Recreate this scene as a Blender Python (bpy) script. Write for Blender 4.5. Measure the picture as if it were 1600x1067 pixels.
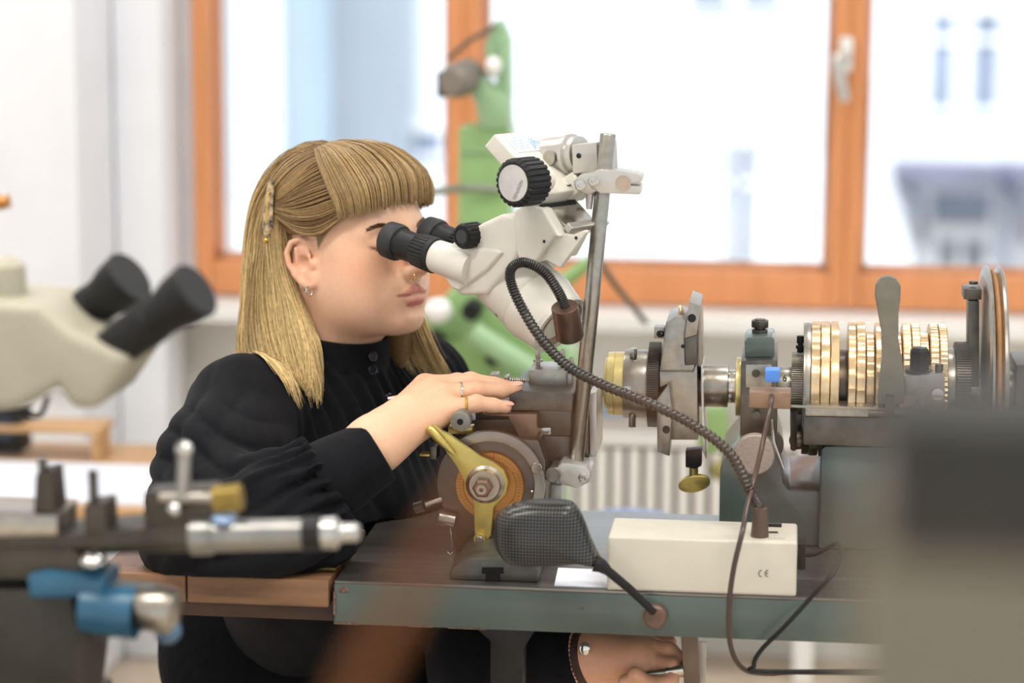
import bpy, bmesh, math, random
import numpy as np
from mathutils import Vector, Matrix
random.seed(7)
RNG = np.random.default_rng(7)
for o in list(bpy.data.objects):
    bpy.data.objects.remove(o)
SC = bpy.context.scene
COL = SC.collection
V = Vector
PI = math.pi
R = math.radians

# ------------------------------------------------------------------ camera
YAW, PITCH, ROLL = R(6.5), R(9.5), R(0.35)
F_PX = 1600 * 85.0 / 36.0
FW = V((-math.sin(YAW) * math.cos(PITCH), math.cos(YAW) * math.cos(PITCH), -math.sin(PITCH)))
R0 = V((math.cos(YAW), math.sin(YAW), 0))
U0 = R0.cross(FW)
RT = R0 * math.cos(ROLL) + U0 * math.sin(ROLL)
UP = -R0 * math.sin(ROLL) + U0 * math.cos(ROLL)
CAM = V((0, 0, 1.10)) - FW * 2.5
cd = bpy.data.cameras.new('camera')
cam = bpy.data.objects.new('camera', cd)
COL.objects.link(cam)
m = Matrix((RT, UP, -FW)).transposed().to_4x4()
m.translation = CAM
cam.matrix_world = m
cd.sensor_width = 36
cd.lens = 85
cd.clip_start = 0.05
cd.clip_end = 300
cd.dof.use_dof = True
cd.dof.focus_distance = 2.38
cd.dof.aperture_fstop = 3.4
cd.dof.aperture_blades = 9
SC.camera = cam

# ------------------------------------------------------------------ light
SC.view_settings.view_transform = 'Standard'
SC.view_settings.look = 'None'
SC.view_settings.gamma = 1
SC.view_settings.use_curve_mapping = False
SC.view_settings.exposure = 0.45
w = bpy.data.worlds.new('overcast_sky')
SC.world = w
w.use_nodes = True
bg = w.node_tree.nodes['Background']
bg.inputs[0].default_value = (0.90, 0.95, 1.0, 1)
bg.inputs[1].default_value = 0.8
sl = bpy.data.lights.new('sun', 'SUN')
sl.energy = 4.1
sl.angle = R(3)
sl.color = (1.0, 0.98, 0.95)
so = bpy.data.objects.new('sun', sl)
COL.objects.link(so)
so.rotation_euler = V((-0.2, -0.62, 0.76)).to_track_quat('Z', 'Y').to_euler()


# ------------------------------------------------------------------ pixel -> place helpers
def ray(px, py):
    return FW + RT * ((px - 800) / F_PX) + UP * ((533.5 - py) / F_PX)


def P(px, py, Y=0.0):
    d = ray(px, py)
    return CAM + d * ((Y - CAM.y) / d.y)


def PZ(px, py, Z):
    d = ray(px, py)
    return CAM + d * ((Z - CAM.z) / d.z)


def S(Y=0.0):
    return (Y - CAM.y) * 1.01 / F_PX


class Frame:
    """upright frame turned by yaw; u forward, v to its left, w up"""
    def __init__(s, o, yaw, pitch=0.0):
        s.o = V(o)
        s.u = V((math.cos(yaw) * math.cos(pitch), math.sin(yaw) * math.cos(pitch), -math.sin(pitch)))
        s.v = V((-math.sin(yaw), math.cos(yaw), 0))
        s.w = s.u.cross(s.v)

    def at(s, u, v, w):
        return s.o + s.u * u + s.v * v + s.w * w

    def px(s, px, py, v=0.0):
        d = ray(px, py)
        o = s.o + s.v * v
        t = (o - CAM).dot(s.v) / d.dot(s.v)
        return CAM + d * t

    def loc(s, p):
        q = V(p) - s.o
        return V((q.dot(s.u), q.dot(s.v), q.dot(s.w)))


# ------------------------------------------------------------------ materials
def lin(h):
    h = h.lstrip('#')
    out = []
    for i in (0, 2, 4):
        c = int(h[i:i + 2], 16) / 255
        out.append(c / 12.92 if c <= 0.04045 else ((c + 0.055) / 1.055) ** 2.4)
    return tuple(out) + (1,)


MATS = {}


def mat(name, col, rough=0.5, metal=0.0, var=0.08, scale=40, bump=0.0, bscale=None, stretch=(1, 1, 1), spec=0.5,
        sss=0.0, coat=0.0, col2=None, attr=None, trans=0.0, aniso=0.0):
    if name in MATS:
        return MATS[name]
    M = bpy.data.materials.new(name)
    M.use_nodes = True
    nt = M.node_tree
    b = nt.nodes['Principled BSDF']
    c = lin(col)
    b.inputs['Roughness'].default_value = rough
    b.inputs['Metallic'].default_value = metal
    b.inputs['Specular IOR Level'].default_value = spec
    b.inputs['Coat Weight'].default_value = coat
    b.inputs['Coat Roughness'].default_value = 0.1
    b.inputs['Transmission Weight'].default_value = trans
    if sss:
        b.inputs['Subsurface Weight'].default_value = sss
        b.inputs['Subsurface Radius'].default_value = (0.012, 0.005, 0.003)
        b.inputs['Subsurface Scale'].default_value = 0.6
    tc = nt.nodes.new('ShaderNodeTexCoord')
    mp = nt.nodes.new('ShaderNodeMapping')
    mp.inputs['Scale'].default_value = stretch
    nt.links.new(tc.outputs['Object'], mp.inputs[0])
    nz = nt.nodes.new('ShaderNodeTexNoise')
    nz.inputs['Scale'].default_value = scale
    nz.inputs['Detail'].default_value = 6
    nt.links.new(mp.outputs[0], nz.inputs[0])
    rp = nt.nodes.new('ShaderNodeMapRange')
    rp.inputs[1].default_value = 0.35
    rp.inputs[2].default_value = 0.65
    nt.links.new(nz.outputs[0], rp.inputs[0])
    mx = nt.nodes.new('ShaderNodeMix')
    mx.data_type = 'RGBA'
    nt.links.new(rp.outputs[0], mx.inputs[0])
    if attr:
        at = nt.nodes.new('ShaderNodeAttribute')
        at.attribute_name = attr
        mx.blend_type = 'MULTIPLY'
        nt.links.new(at.outputs['Color'], mx.inputs[6])
        k = 1 - var
        mx.inputs[7].default_value = (k, k, k, 1)
    else:
        d = lin(col2) if col2 else tuple(max(0, x * (1 - 2 * var)) for x in c[:3]) + (1,)
        mx.inputs[6].default_value = d
        mx.inputs[7].default_value = c if col2 else tuple(min(1, x * (1 + var)) for x in c[:3]) + (1,)
    nt.links.new(mx.outputs[2], b.inputs['Base Color'])
    if metal > 0.5:
        r2 = nt.nodes.new('ShaderNodeMapRange')
        r2.inputs[3].default_value = max(0.05, rough - 0.08)
        r2.inputs[4].default_value = rough + 0.1
        nt.links.new(nz.outputs[0], r2.inputs[0])
        nt.links.new(r2.outputs[0], b.inputs['Roughness'])
    if bump:
        n2 = nt.nodes.new('ShaderNodeTexNoise')
        n2.inputs['Scale'].default_value = bscale or scale
        n2.inputs['Detail'].default_value = 4
        nt.links.new(mp.outputs[0], n2.inputs[0])
        bp = nt.nodes.new('ShaderNodeBump')
        bp.inputs['Strength'].default_value = bump
        bp.inputs['Distance'].default_value = 0.002
        nt.links.new(n2.outputs[0], bp.inputs['Height'])
        nt.links.new(bp.outputs[0], b.inputs['Normal'])
    MATS[name] = M
    return M


def glass_mat(name, tint=(0.97, 0.99, 1, 1), refl=0.06):
    M = bpy.data.materials.new(name)
    M.use_nodes = True
    nt = M.node_tree
    nt.nodes.clear()
    out = nt.nodes.new('ShaderNodeOutputMaterial')
    t = nt.nodes.new('ShaderNodeBsdfTransparent')
    t.inputs[0].default_value = tint
    g = nt.nodes.new('ShaderNodeBsdfGlossy')
    g.inputs['Roughness'].default_value = 0.02
    mx = nt.nodes.new('ShaderNodeMixShader')
    mx.inputs[0].default_value = refl
    nt.links.new(t.outputs[0], mx.inputs[1])
    nt.links.new(g.outputs[0], mx.inputs[2])
    nt.links.new(mx.outputs[0], out.inputs[0])
    MATS[name] = M
    return M


def carbon_mat():
    M = mat('carbon_weave', '#34363a', 0.3, 0.0, coat=0.12, spec=0.3)
    nt = M.node_tree
    b = nt.nodes['Principled BSDF']
    tc = nt.nodes.new('ShaderNodeTexCoord')
    mp = nt.nodes.new('ShaderNodeMapping')
    mp.inputs['Rotation'].default_value = (0, R(45), 0)
    nt.links.new(tc.outputs['Object'], mp.inputs[0])
    ck = nt.nodes.new('ShaderNodeTexChecker')
    ck.inputs['Scale'].default_value = 480
    ck.inputs[1].default_value = lin('#4a4a48')
    ck.inputs[2].default_value = lin('#141619')
    fl = nt.nodes.new('ShaderNodeVectorMath')
    fl.operation = 'MULTIPLY'
    fl.inputs[1].default_value = (1, 0, 1)
    nt.links.new(mp.outputs[0], fl.inputs[0])
    nt.links.new(fl.outputs[0], ck.inputs[0])
    nt.links.new(ck.outputs[0], b.inputs['Base Color'])
    return M


def wood_mat(name, c1, c2, rough=0.45, ax='x', scale=14):
    st = {'x': (0.12, 1, 1), 'y': (1, 0.12, 1), 'z': (1, 1, 0.12)}[ax]
    return mat(name, c1, rough, 0, scale=scale * 4, stretch=st, col2=c2, bump=0.1)


# ------------------------------------------------------------------ mesh builder
ORIG = {}


def perp(a):
    a = V(a).normalized()
    h = V((0, 0, 1)) if abs(a.z) < 0.9 else V((1, 0, 0))
    x = h.cross(a).normalized()
    return a, x, a.cross(x)


class MB:
    def __init__(s):
        s.v, s.f, s.c = [], [], []

    def add(s, vs, fs):
        n = len(s.v)
        s.v += [tuple(p) for p in vs]
        s.f += [tuple(i + n for i in f) for f in fs]
        return s

    def box(s, c, size, rot=None):
        hx, hy, hz = [k / 2 for k in size]
        vs = [V((x, y, z)) for x in (-hx, hx) for y in (-hy, hy) for z in (-hz, hz)]
        if rot is not None:
            vs = [rot @ p for p in vs]
        c = V(c)
        return s.add([p + c for p in vs], [(0, 1, 3, 2), (4, 6, 7, 5), (0, 4, 5, 1), (2, 3, 7, 6), (0, 2, 6, 4), (1, 5, 7, 3)])

    def span(s, a, b):
        a, b = V(a), V(b)
        return s.box((a + b) / 2, [abs(k) for k in (b - a)])

    def prism(s, pts, vec):
        pts = [V(p) for p in pts]
        vec = V(vec)
        n = len(pts)
        nrm = V((0, 0, 0))
        for i in range(n):
            nrm += pts[i].cross(pts[(i + 1) % n])
        if nrm.dot(vec) > 0:
            pts.reverse()
        return s.add(pts + [p + vec for p in pts],
                     [tuple(range(n)), tuple(range(2 * n - 1, n - 1, -1))] +
                     [(i + n, (i + 1) % n + n, (i + 1) % n, i)[::1] for i in range(n)])

    def rings(s, rings, cap0=True, cap1=True, closed=False):
        n = len(rings[0])
        vs = [p for r in rings for p in r]
        fs = []
        m = len(rings)
        for i in range(m if closed else m - 1):
            a, b = i * n, ((i + 1) % m) * n
            for k in range(n):
                k2 = (k + 1) % n
                fs.append((a + k, a + k2, b + k2, b + k))
        if not closed:
            if cap0:
                fs.append(tuple(range(n - 1, -1, -1)))
            if cap1:
                fs.append(tuple((m - 1) * n + k for k in range(n)))
        return s.add(vs, fs)

    def lathe(s, p0, axis, prof, n=40, cap0=True, cap1=True, rf=None):
        a, x, y = perp(axis)
        p0 = V(p0)
        rg = []
        for t, r in prof:
            rg.append([p0 + a * t + (x * math.cos(2 * PI * k / n) + y * math.sin(2 * PI * k / n)) * (r * (rf(k, n) if rf else 1))
                       for k in range(n)])
        return s.rings(rg, cap0, cap1)

    def cyl(s, p0, p1, r, r1=None, n=32):
        d = V(p1) - V(p0)
        return s.lathe(p0, d, [(0, r), (d.length, r if r1 is None else r1)], n)

    def pipe(s, p0, axis, L, ro, ri, n=40):
        """ring with a hole"""
        a, x, y = perp(axis)
        p0 = V(p0)
        rg = []
        for t, r in ((0, ri), (0, ro), (L, ro), (L, ri)):
            rg.append([p0 + a * t + (x * math.cos(2 * PI * k / n) + y * math.sin(2 * PI * k / n)) * r for k in range(n)])
        return s.rings(rg, closed=True)

    def gear(s, p0, axis, L, r, teeth, depth, duty=0.5):
        n = teeth * 4

        def rf(k, n):
            q = k % 4
            return 1.0 if q in (0, 1) else 1 - depth / r
        return s.lathe(p0, axis, [(0, r), (L, r)], n, rf=rf)

    def tube(s, pts, r, n=10, closed=False):
        pts = [V(p) for p in pts]
        m = len(pts)
        rg = []
        prev = None
        for i, p in enumerate(pts):
            if closed:
                t = pts[(i + 1) % m] - pts[i - 1]
            else:
                t = pts[min(i + 1, m - 1)] - pts[max(i - 1, 0)]
            t.normalize()
            if prev is None:
                _, x, y = perp(t)
            else:
                x = prev - t * prev.dot(t)
                x.normalize()
                y = t.cross(x)
            prev = x
            rr = r[i] if hasattr(r, '__len__') else r
            rg.append([p + (x * math.cos(2 * PI * k / n) + y * math.sin(2 * PI * k / n)) * rr for k in range(n)])
        return s.rings(rg, closed=closed)

    def ball(s, c, r, n=20, m=12, rot=None):
        r = (r, r, r) if not hasattr(r, '__len__') else r
        rg = []
        for i in range(1, m):
            th = PI * i / m
            ring = [V((r[0] * math.sin(th) * math.cos(2 * PI * k / n), r[1] * math.sin(th) * math.sin(2 * PI * k / n), -r[2] * math.cos(th))) for k in range(n)]
            rg.append(ring)
        vs = [p for g in rg for p in g] + [V((0, 0, -r[2])), V((0, 0, r[2]))]
        if rot is not None:
            vs = [rot @ p for p in vs]
        c = V(c)
        fs = []
        for i in range(m - 2):
            for k in range(n):
                k2 = (k + 1) % n
                fs.append((i * n + k, i * n + k2, (i + 1) * n + k2, (i + 1) * n + k))
        b, t = (m - 1) * n, (m - 1) * n + 1
        for k in range(n):
            k2 = (k + 1) % n
            fs.append((b, k2, k))
            fs.append((t, (m - 2) * n + k, (m - 2) * n + k2))
        return s.add([p + c for p in vs], fs)

    def build(s, name, material, parent=None, bevel=0.0, sharp=38, loc=None, kind=None, colors=None, segs=2):
        if parent is not None:
            o0 = ORIG[parent.name]
        else:
            A = np.array(s.v)
            o0 = V(loc) if loc is not None else V(((A[:, 0].min() + A[:, 0].max()) / 2, (A[:, 1].min() + A[:, 1].max()) / 2, A[:, 2].min()))
        me = bpy.data.meshes.new(name)
        me.from_pydata([(p[0] - o0[0], p[1] - o0[1], p[2] - o0[2]) for p in s.v], [], s.f)
        bm = bmesh.new()
        bm.from_mesh(me)
        bmesh.ops.recalc_face_normals(bm, faces=bm.faces)
        if bevel:
            es = [e for e in bm.edges if len(e.link_faces) == 2 and e.calc_face_angle(0) > R(30)]
            bmesh.ops.bevel(bm, geom=es, offset=bevel, segments=segs, profile=0.6, affect='EDGES', clamp_overlap=True)
        bm.to_mesh(me)
        bm.free()
        if colors is not None:
            ca = me.color_attributes.new('Col', 'FLOAT_COLOR', 'POINT')
            ca.data.foreach_set('color', np.asarray(colors, dtype=np.float32).ravel())
        me.polygons.foreach_set('use_smooth', [True] * len(me.polygons))
        me.set_sharp_from_angle(angle=R(sharp))
        me.materials.append(material)
        ob = bpy.data.objects.new(name, me)
        COL.objects.link(ob)
        ORIG[ob.name] = o0
        if parent is not None:
            ob.parent = parent
        else:
            ob.location = o0
        if kind:
            ob['kind'] = kind
        return ob


def thing(name, label, cat, loc, group=None):
    o = bpy.data.objects.new(name, None)
    COL.objects.link(o)
    o.location = loc
    o.empty_display_size = 0.05
    ORIG[o.name] = V(loc)
    return tag(o, label, cat, group)


def tag(o, label, cat, group=None):
    o['label'] = label
    o['category'] = cat
    if group:
        o['group'] = group
    return o


def struct(mb, name, m, parent=None, **k):
    o = mb.build(name, m, parent, **k)
    if parent is None:
        o['kind'] = 'structure'
    return o


def text_mb(body, size, origin, xdir, ydir, extrude=0.0003):
    cu = bpy.data.curves.new('lettering', 'FONT')
    cu.body = body
    cu.size = 1
    cu.align_x = 'CENTER'
    cu.align_y = 'CENTER'
    cu.resolution_u = 4
    ob = bpy.data.objects.new('lettering', cu)
    COL.objects.link(ob)
    dg = bpy.context.evaluated_depsgraph_get()
    me = ob.evaluated_get(dg).to_mesh()
    x, y = V(xdir).normalized(), V(ydir).normalized()
    z = x.cross(y)
    mb = MB()
    vs = [V(origin) + x * (p.co.x * size) + y * (p.co.y * size) + z * extrude for p in me.vertices]
    fs = [tuple(f.vertices) for f in me.polygons]
    mb.add(vs, fs)
    ob.evaluated_get(dg).to_mesh_clear()
    bpy.data.objects.remove(ob)
    bpy.data.curves.remove(cu)
    return mb


def spline(pts, n=60):
    """catmull-rom through points"""
    pts = [V(p) for p in pts]
    out = []
    m = len(pts) - 1
    for j in range(n + 1):
        t = j / n * m
        i = min(int(t), m - 1)
        f = t - i
        p1, p2 = pts[i], pts[i + 1]
        p0 = pts[i - 1] if i else p1 * 2 - p2
        p3 = pts[i + 2] if i + 2 <= m else p2 * 2 - p1
        out.append(0.5 * ((2 * p1) + (p2 - p0) * f + (2 * p0 - 5 * p1 + 4 * p2 - p3) * f * f + (3 * p1 - p0 - 3 * p2 + p3) * f ** 3))
    return out


# ------------------------------------------------------------------ implicit surfaces for soft bodies
def s_ell(p, c, r, rot=None):
    q = p - np.array(c, dtype=np.float32)
    if rot is not None:
        q = q @ np.array(rot, dtype=np.float32)
    r = np.array(r, dtype=np.float32)
    k0 = np.sqrt(((q / r) ** 2).sum(-1)) + 1e-9
    k1 = np.sqrt(((q / (r * r)) ** 2).sum(-1)) + 1e-9
    return k0 * (k0 - 1) / k1


def s_cap(p, a, b, ra, rb=None):
    a = np.array(a, dtype=np.float32)
    b = np.array(b, dtype=np.float32)
    rb = ra if rb is None else rb
    ba = b - a
    t = np.clip(((p - a) @ ba) / (ba @ ba + 1e-12), 0, 1)
    q = p - a - t[..., None] * ba
    return np.sqrt((q * q).sum(-1)) - (ra + (rb - ra) * t)


def smin(a, b, k):
    h = np.clip(k - np.abs(a - b), 0, None) / k
    return np.minimum(a, b) - h * h * k * 0.25


def smax(a, b, k):
    return -smin(-a, -b, k)


def surface_nets(fn, lo, hi, h):
    lo = np.array(lo, dtype=np.float32)
    n = np.ceil((np.array(hi) - lo) / h).astype(int) + 1
    gx = [lo[i] + h * np.arange(n[i], dtype=np.float32) for i in range(3)]
    val = np.empty(tuple(n), dtype=np.float32)
    for i in range(0, n[0], 16):
        g = np.stack(np.meshgrid(gx[0][i:i + 16], gx[1], gx[2], indexing='ij'), -1)
        val[i:i + 16] = fn(g)
    ins = val < 0
    c = [k - 1 for k in n]
    acc = np.zeros(tuple(c) + (3,), dtype=np.float32)
    cnt = np.zeros(tuple(c), dtype=np.float32)
    offs = [(i, j, k) for i in (0, 1) for j in (0, 1) for k in (0, 1)]

    def sub(A, o):
        return A[o[0]:o[0] + c[0], o[1]:o[1] + c[1], o[2]:o[2] + c[2]]
    for a in offs:
        for ax in range(3):
            if a[ax] == 0:
                b = list(a)
                b[ax] = 1
                va, vb = sub(val, a), sub(val, b)
                cr = (va < 0) != (vb < 0)
                t = np.where(cr, va / np.where(cr, va - vb, 1), 0)
                for d in range(3):
                    acc[..., d] += np.where(cr, a[d] + (t if d == ax else 0), 0)
                cnt += cr
    act = cnt > 0
    idx = -np.ones(tuple(c), dtype=np.int64)
    idx[act] = np.arange(act.sum())
    cells = np.argwhere(act)
    verts = lo + h * (cells + acc[act] / cnt[act][:, None])
    quads = []
    for ax in range(3):
        sl0 = [slice(None)] * 3
        sl1 = [slice(None)] * 3
        sl0[ax] = slice(0, n[ax] - 1)
        sl1[ax] = slice(1, n[ax])
        A, B = ins[tuple(sl0)], ins[tuple(sl1)]
        e = np.argwhere(A != B)
        o1, o2 = [i for i in range(3) if i != ax]
        ok = (e[:, o1] > 0) & (e[:, o1] < c[o1]) & (e[:, o2] > 0) & (e[:, o2] < c[o2])
        e = e[ok]
        q = []
        for d1, d2 in ((-1, -1), (0, -1), (0, 0), (-1, 0)):
            k = e.copy()
            k[:, o1] += d1
            k[:, o2] += d2
            q.append(idx[k[:, 0], k[:, 1], k[:, 2]])
        q = np.stack(q, 1)
        flip = A[e[:, 0], e[:, 1], e[:, 2]]
        if ax == 1:
            flip = ~flip
        q[~flip] = q[~flip][:, ::-1]
        quads.append(q)
    return verts.astype(np.float64), np.concatenate(quads)


def refine(verts, fn, h, it=2):
    p = verts.astype(np.float32)
    e = h * 0.5
    for _ in range(it):
        f = fn(p)
        g = np.stack([fn(p + np.eye(3, dtype=np.float32)[i] * e) - f for i in range(3)], -1) / e
        p = p - np.clip(f / ((g * g).sum(-1) + 1e-6), -h, h)[:, None] * g
    return p


def soft(fn, lo, hi, h, it=2):
    v, q = surface_nets(fn, lo, hi, h)
    if it:
        v = refine(v, fn, h, it)
    return v, q
# ------------------------------------------------------------------ shared materials
M_WALL = mat('white_plaster', '#f1f3f8', 0.8, var=0.02, scale=6, bump=0.05)
M_LOWW = mat('cream_plaster', '#f0ece6', 0.8, var=0.02, scale=6)
M_FLOOR = mat('pale_linoleum', '#d3c2ad', 0.5, var=0.04, scale=20)
M_CEIL = mat('ceiling_white', '#f2f2f0', 0.9, var=0.01)
M_ORANGE = mat('orange_painted_wood', '#dd9460', 0.45, var=0.05, scale=12, stretch=(3, 3, 0.4))
M_PANE = glass_mat('window_glass')
M_WHITEP = mat('white_enamel', '#efeeea', 0.35, var=0.02)
M_STEEL = mat('brushed_steel', '#a9a49b', 0.3, 1.0, var=0.06, scale=120)
M_STEEL_D = mat('dark_steel', '#6c6862', 0.36, 1.0, var=0.12, scale=60)
M_STEEL_B = mat('bright_steel', '#cfccc6', 0.2, 1.0, var=0.05, scale=90)
M_CHROME = mat('polished_chrome', '#dcdcda', 0.12, 1.0, var=0.03)
M_BLACKM = mat('blackened_steel', '#2c2c2d', 0.42, 0.6, var=0.1)
M_BLACKP = mat('black_plastic', '#17181a', 0.5, 0.0, var=0.05, spec=0.35)
M_BRASS = mat('yellow_brass', '#d3bf72', 0.3, 0.8, var=0.07, scale=50)
M_BRASS_P = mat('pale_brass', '#e6d596', 0.32, 0.75, var=0.05, scale=50)
M_BRONZE = mat('rose_bronze', '#ead0a8', 0.27, 0.85, var=0.1, scale=50)
M_COPPER = mat('copper_dial', '#c08a50', 0.42, 1.0, var=0.08, scale=60)
M_TEAL = mat('grey_green_enamel', '#4f5c57', 0.32, 0.0, var=0.06, scale=14, coat=0.2)
M_IVORY = mat('ivory_enamel', '#d8d5ca', 0.4, 0.0, var=0.02)
M_ALU = mat('satin_aluminium', '#d6d3cc', 0.32, 0.9, var=0.03)
M_SILVERP = mat('light_grey_lacquer', '#c6c3bd', 0.32, 0.6, var=0.03)

# ------------------------------------------------------------------ room shell
WY = 2.5
fl = struct(MB().span((-3.2, -6, -0.1), (4.5, WY + 0.35, 0)), 'floor', M_FLOOR)
ce = struct(MB().span((-3.2, -6, 3.3), (4.5, WY + 0.35, 3.4)), 'ceiling', M_CEIL)
wl = struct(MB().span((-3.35, -6, 0), (-3.2, WY + 0.35, 3.3)), 'wall_left', M_WALL)

XJ0, XJ1 = P(304, 200, WY).x, P(332, 200, WY).x      # left jamb
M10, M11 = P(700, 200, WY).x, P(753, 200, WY).x      # first mullion
M20, M21 = P(1299, 200, WY).x, P(1350, 200, WY).x    # second mullion
XR1 = M21 + (M11 - XJ1) * 1.25
XR0 = XR1 + 0.04
ZB1 = P(950, 418, WY).z                              # top of bottom rail
ZB0 = P(950, 472, WY).z
ZT = 2.75
ZSILL = ZB0 - 0.005
# window wall: below, left, right, above
lowtop = ZSILL
struct(MB().span((-3.2, WY + 0.08, 0), (4.5, WY + 0.35, lowtop - 0.03)), 'wall_back', M_LOWW)
struct(MB().span((-3.2, WY + 0.02, lowtop - 0.03), (XJ0, WY + 0.35, 3.3)), 'wall_back_left', M_WALL)
struct(MB().span((XR0, WY + 0.02, lowtop - 0.03), (4.5, WY + 0.35, 3.3)), 'wall_back_right', M_WALL)
struct(MB().span((XJ0, WY + 0.02, ZT), (XR0, WY + 0.35, 3.3)), 'wall_back_top', M_WALL)
# pilaster edges beside the window (vertical bands of the photo's left part)
xa, xb = P(152, 250, WY - 0.25).x, P(222, 250, WY - 0.12).x
struct(MB().span((-3.2, WY - 0.38, 0), (xa, WY + 0.02, 3.3)), 'trim_1', M_WALL, bevel=0.02)
struct(MB().span((xa, WY - 0.14, 0), (P(282, 250, WY).x, WY + 0.02, 3.3)), 'trim_2', M_WALL, bevel=0.02)
# dado line
struct(MB().span((xa - 2, WY - 0.40, P(200, 612, WY - .4).z), (xa + 0.004, WY - 0.375, P(200, 600, WY - .4).z)), 'trim_3', M_WALL, bevel=0.004)
struct(MB().span((XJ0 - 0.25, WY - 0.145, lowtop - 0.035), (XR0 + 0.2, WY + 0.1, lowtop)), 'trim_4', M_WHITEP, bevel=0.008)
struct(MB().span((-3.2, WY + 0.06, 0), (4.5, WY + 0.08, 0.09)), 'baseboard_back', M_WHITEP, bevel=0.004)

# ---- windows
def rail(x0, x1, z0, z1, y0=WY - 0.02, y1=WY + 0.06):
    return MB().span((x0, y0, z0), (x1, y1, z1))


wins = [(XJ1, M10), (M11, M20), (M21, XR1)]
for i, (x0, x1) in enumerate(wins):
    g = struct(MB().span((x0 - 0.012, WY + 0.02, ZB1 - 0.012), (x1 + 0.012, WY + 0.032, ZT - 0.05)), 'window_%d' % (i + 1), M_PANE)
    lo = XJ0 if i == 0 else (wins[i - 1][1] + x0) / 2
    hi = XR0 if i == 2 else (x1 + wins[i + 1][0]) / 2
    rail(lo, x0, ZB0, ZT).build('stile', M_ORANGE, g, bevel=0.006)
    rail(x1, hi, ZB0, ZT).build('stile', M_ORANGE, g, bevel=0.006)
    rail(x0, x1, ZB0, ZB1).build('bottom_rail', M_ORANGE, g, bevel=0.006)
    rail(x0, x1, ZT - 0.06, ZT).build('top_rail', M_ORANGE, g, bevel=0.006)
    # narrow bead around the glass
    b = MB()
    bd = 0.012
    for (a0, a1, c0, c1) in ((x0, x0 + bd, ZB1, ZT - .06), (x1 - bd, x1, ZB1, ZT - .06), (x0, x1, ZB1, ZB1 + bd)):
        b.span((a0, WY + 0.033, c0), (a1, WY + 0.055, c1))
    b.build('glazing_bead', M_ORANGE, g)
    if i == 1:
        h = MB()
        c = P(1322, 85, WY - 0.03)
        h.box(c, (0.026, 0.012, 0.07))
        hb = h.build('handle_plate', M_WHITEP, g, bevel=0.004)
        q = P(1308, 88, WY - 0.07)
        hh = MB().cyl(c, V((c.x, WY - 0.075, c.z)), 0.009)
        hh.tube([V((c.x, WY - .07, c.z)), q, P(1312, 120, WY - .07), P(1320, 158, WY - .07)], [0.011, 0.012, 0.012, 0.010], 12)
        hh.build('window_handle', M_ALU, g)

# ---- radiator below the sill
rx0, rx1 = P(700, 760, WY - 0.1).x, P(1340, 760, WY - 0.1).x
rz1, rz0 = P(1020, 693, WY - 0.1).z, 0.12
rad = thing('radiator', 'cream ribbed radiator standing under the window sill', 'radiator', ((rx0 + rx1) / 2, WY, rz0 - .12))
MB().span((rx0 - .01, WY - 0.13, rz1), (rx1 + .01, WY - 0.02, rz1 + 0.018)).build('top_grille', M_WHITEP, rad, bevel=0.004)
n = 25
fin = None
for k in range(n):
    x = rx0 + (rx1 - rx0) * (k + .5) / n
    if fin is None:
        fin = MB().box((x, WY - 0.075, (rz0 + rz1) / 2), ((rx1 - rx0) / n * 0.66, 0.10, rz1 - rz0 - .01)).build('fin', M_LOWW, rad, bevel=0.008)
        x00 = x
    else:
        c = fin.copy()
        COL.objects.link(c)
        c.location = (x - x00, 0, 0)
for q in (0.12, 0.88):
    x = rx0 + (rx1 - rx0) * q
    MB().span((x - .02, WY - .11, 0), (x + .02, WY - .04, rz0 + .01)).build('foot', M_WHITEP, rad)
MB().span((rx0, WY - 0.06, rz0 + .02), (rx1, WY - 0.04, rz1 - .02)).build('water_panel', mat('radiator_grey', '#b9b2a8', 0.6), rad)
MB().span((rx0 + .3, WY - 0.05, rz0 + .1), (rx0 + .36, WY + 0.085, rz0 + .14)).build('wall_bracket', M_WHITEP, rad)

# ---- ceiling lamps added above the frame: front fill and a brighter window wall
M_DIFF = bpy.data.materials.new('fill_lamp_diffuser')
M_DIFF.use_nodes = True
nt = M_DIFF.node_tree
nt.nodes['Principled BSDF'].inputs['Emission Color'].default_value = (1, 0.96, 0.9, 1)
nt.nodes['Principled BSDF'].inputs['Emission Strength'].default_value = 4
for k, (x, y) in enumerate(((-1.1, -1.3), (1.2, -1.3), (-1.3, 1.0), (1.1, 1.0))):
    t = thing('added_fill_lamp', 'added long white fill lamp ' + ('over the workbenches' if y < 0 else 'close before the window wall'), 'lamp', (x, y, 3.2), 'added fill lamps over the workbenches' if y < 0 else 'added fill lamps before the window wall')
    MB().box((x, y, 3.26), (1.5, 0.3, 0.08)).build('housing', M_WHITEP, t, bevel=0.01)
    MB().box((x, y, 3.213), (1.44, 0.26, 0.012)).build('diffuser', M_DIFF, t)
    L = bpy.data.lights.new('fill_light', 'AREA')
    L.shape = 'RECTANGLE'
    L.size, L.size_y = 1.44, 0.26
    L.energy = 25 if y < 0 else 13
    L.color = (1, 0.955, 0.89) if y < 0 else (0.96, 0.98, 1.0)
    lo = bpy.data.objects.new('fill_light', L)
    COL.objects.link(lo)
    lo.parent = t
    lo.location = (0, 0, -0.005)

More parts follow.
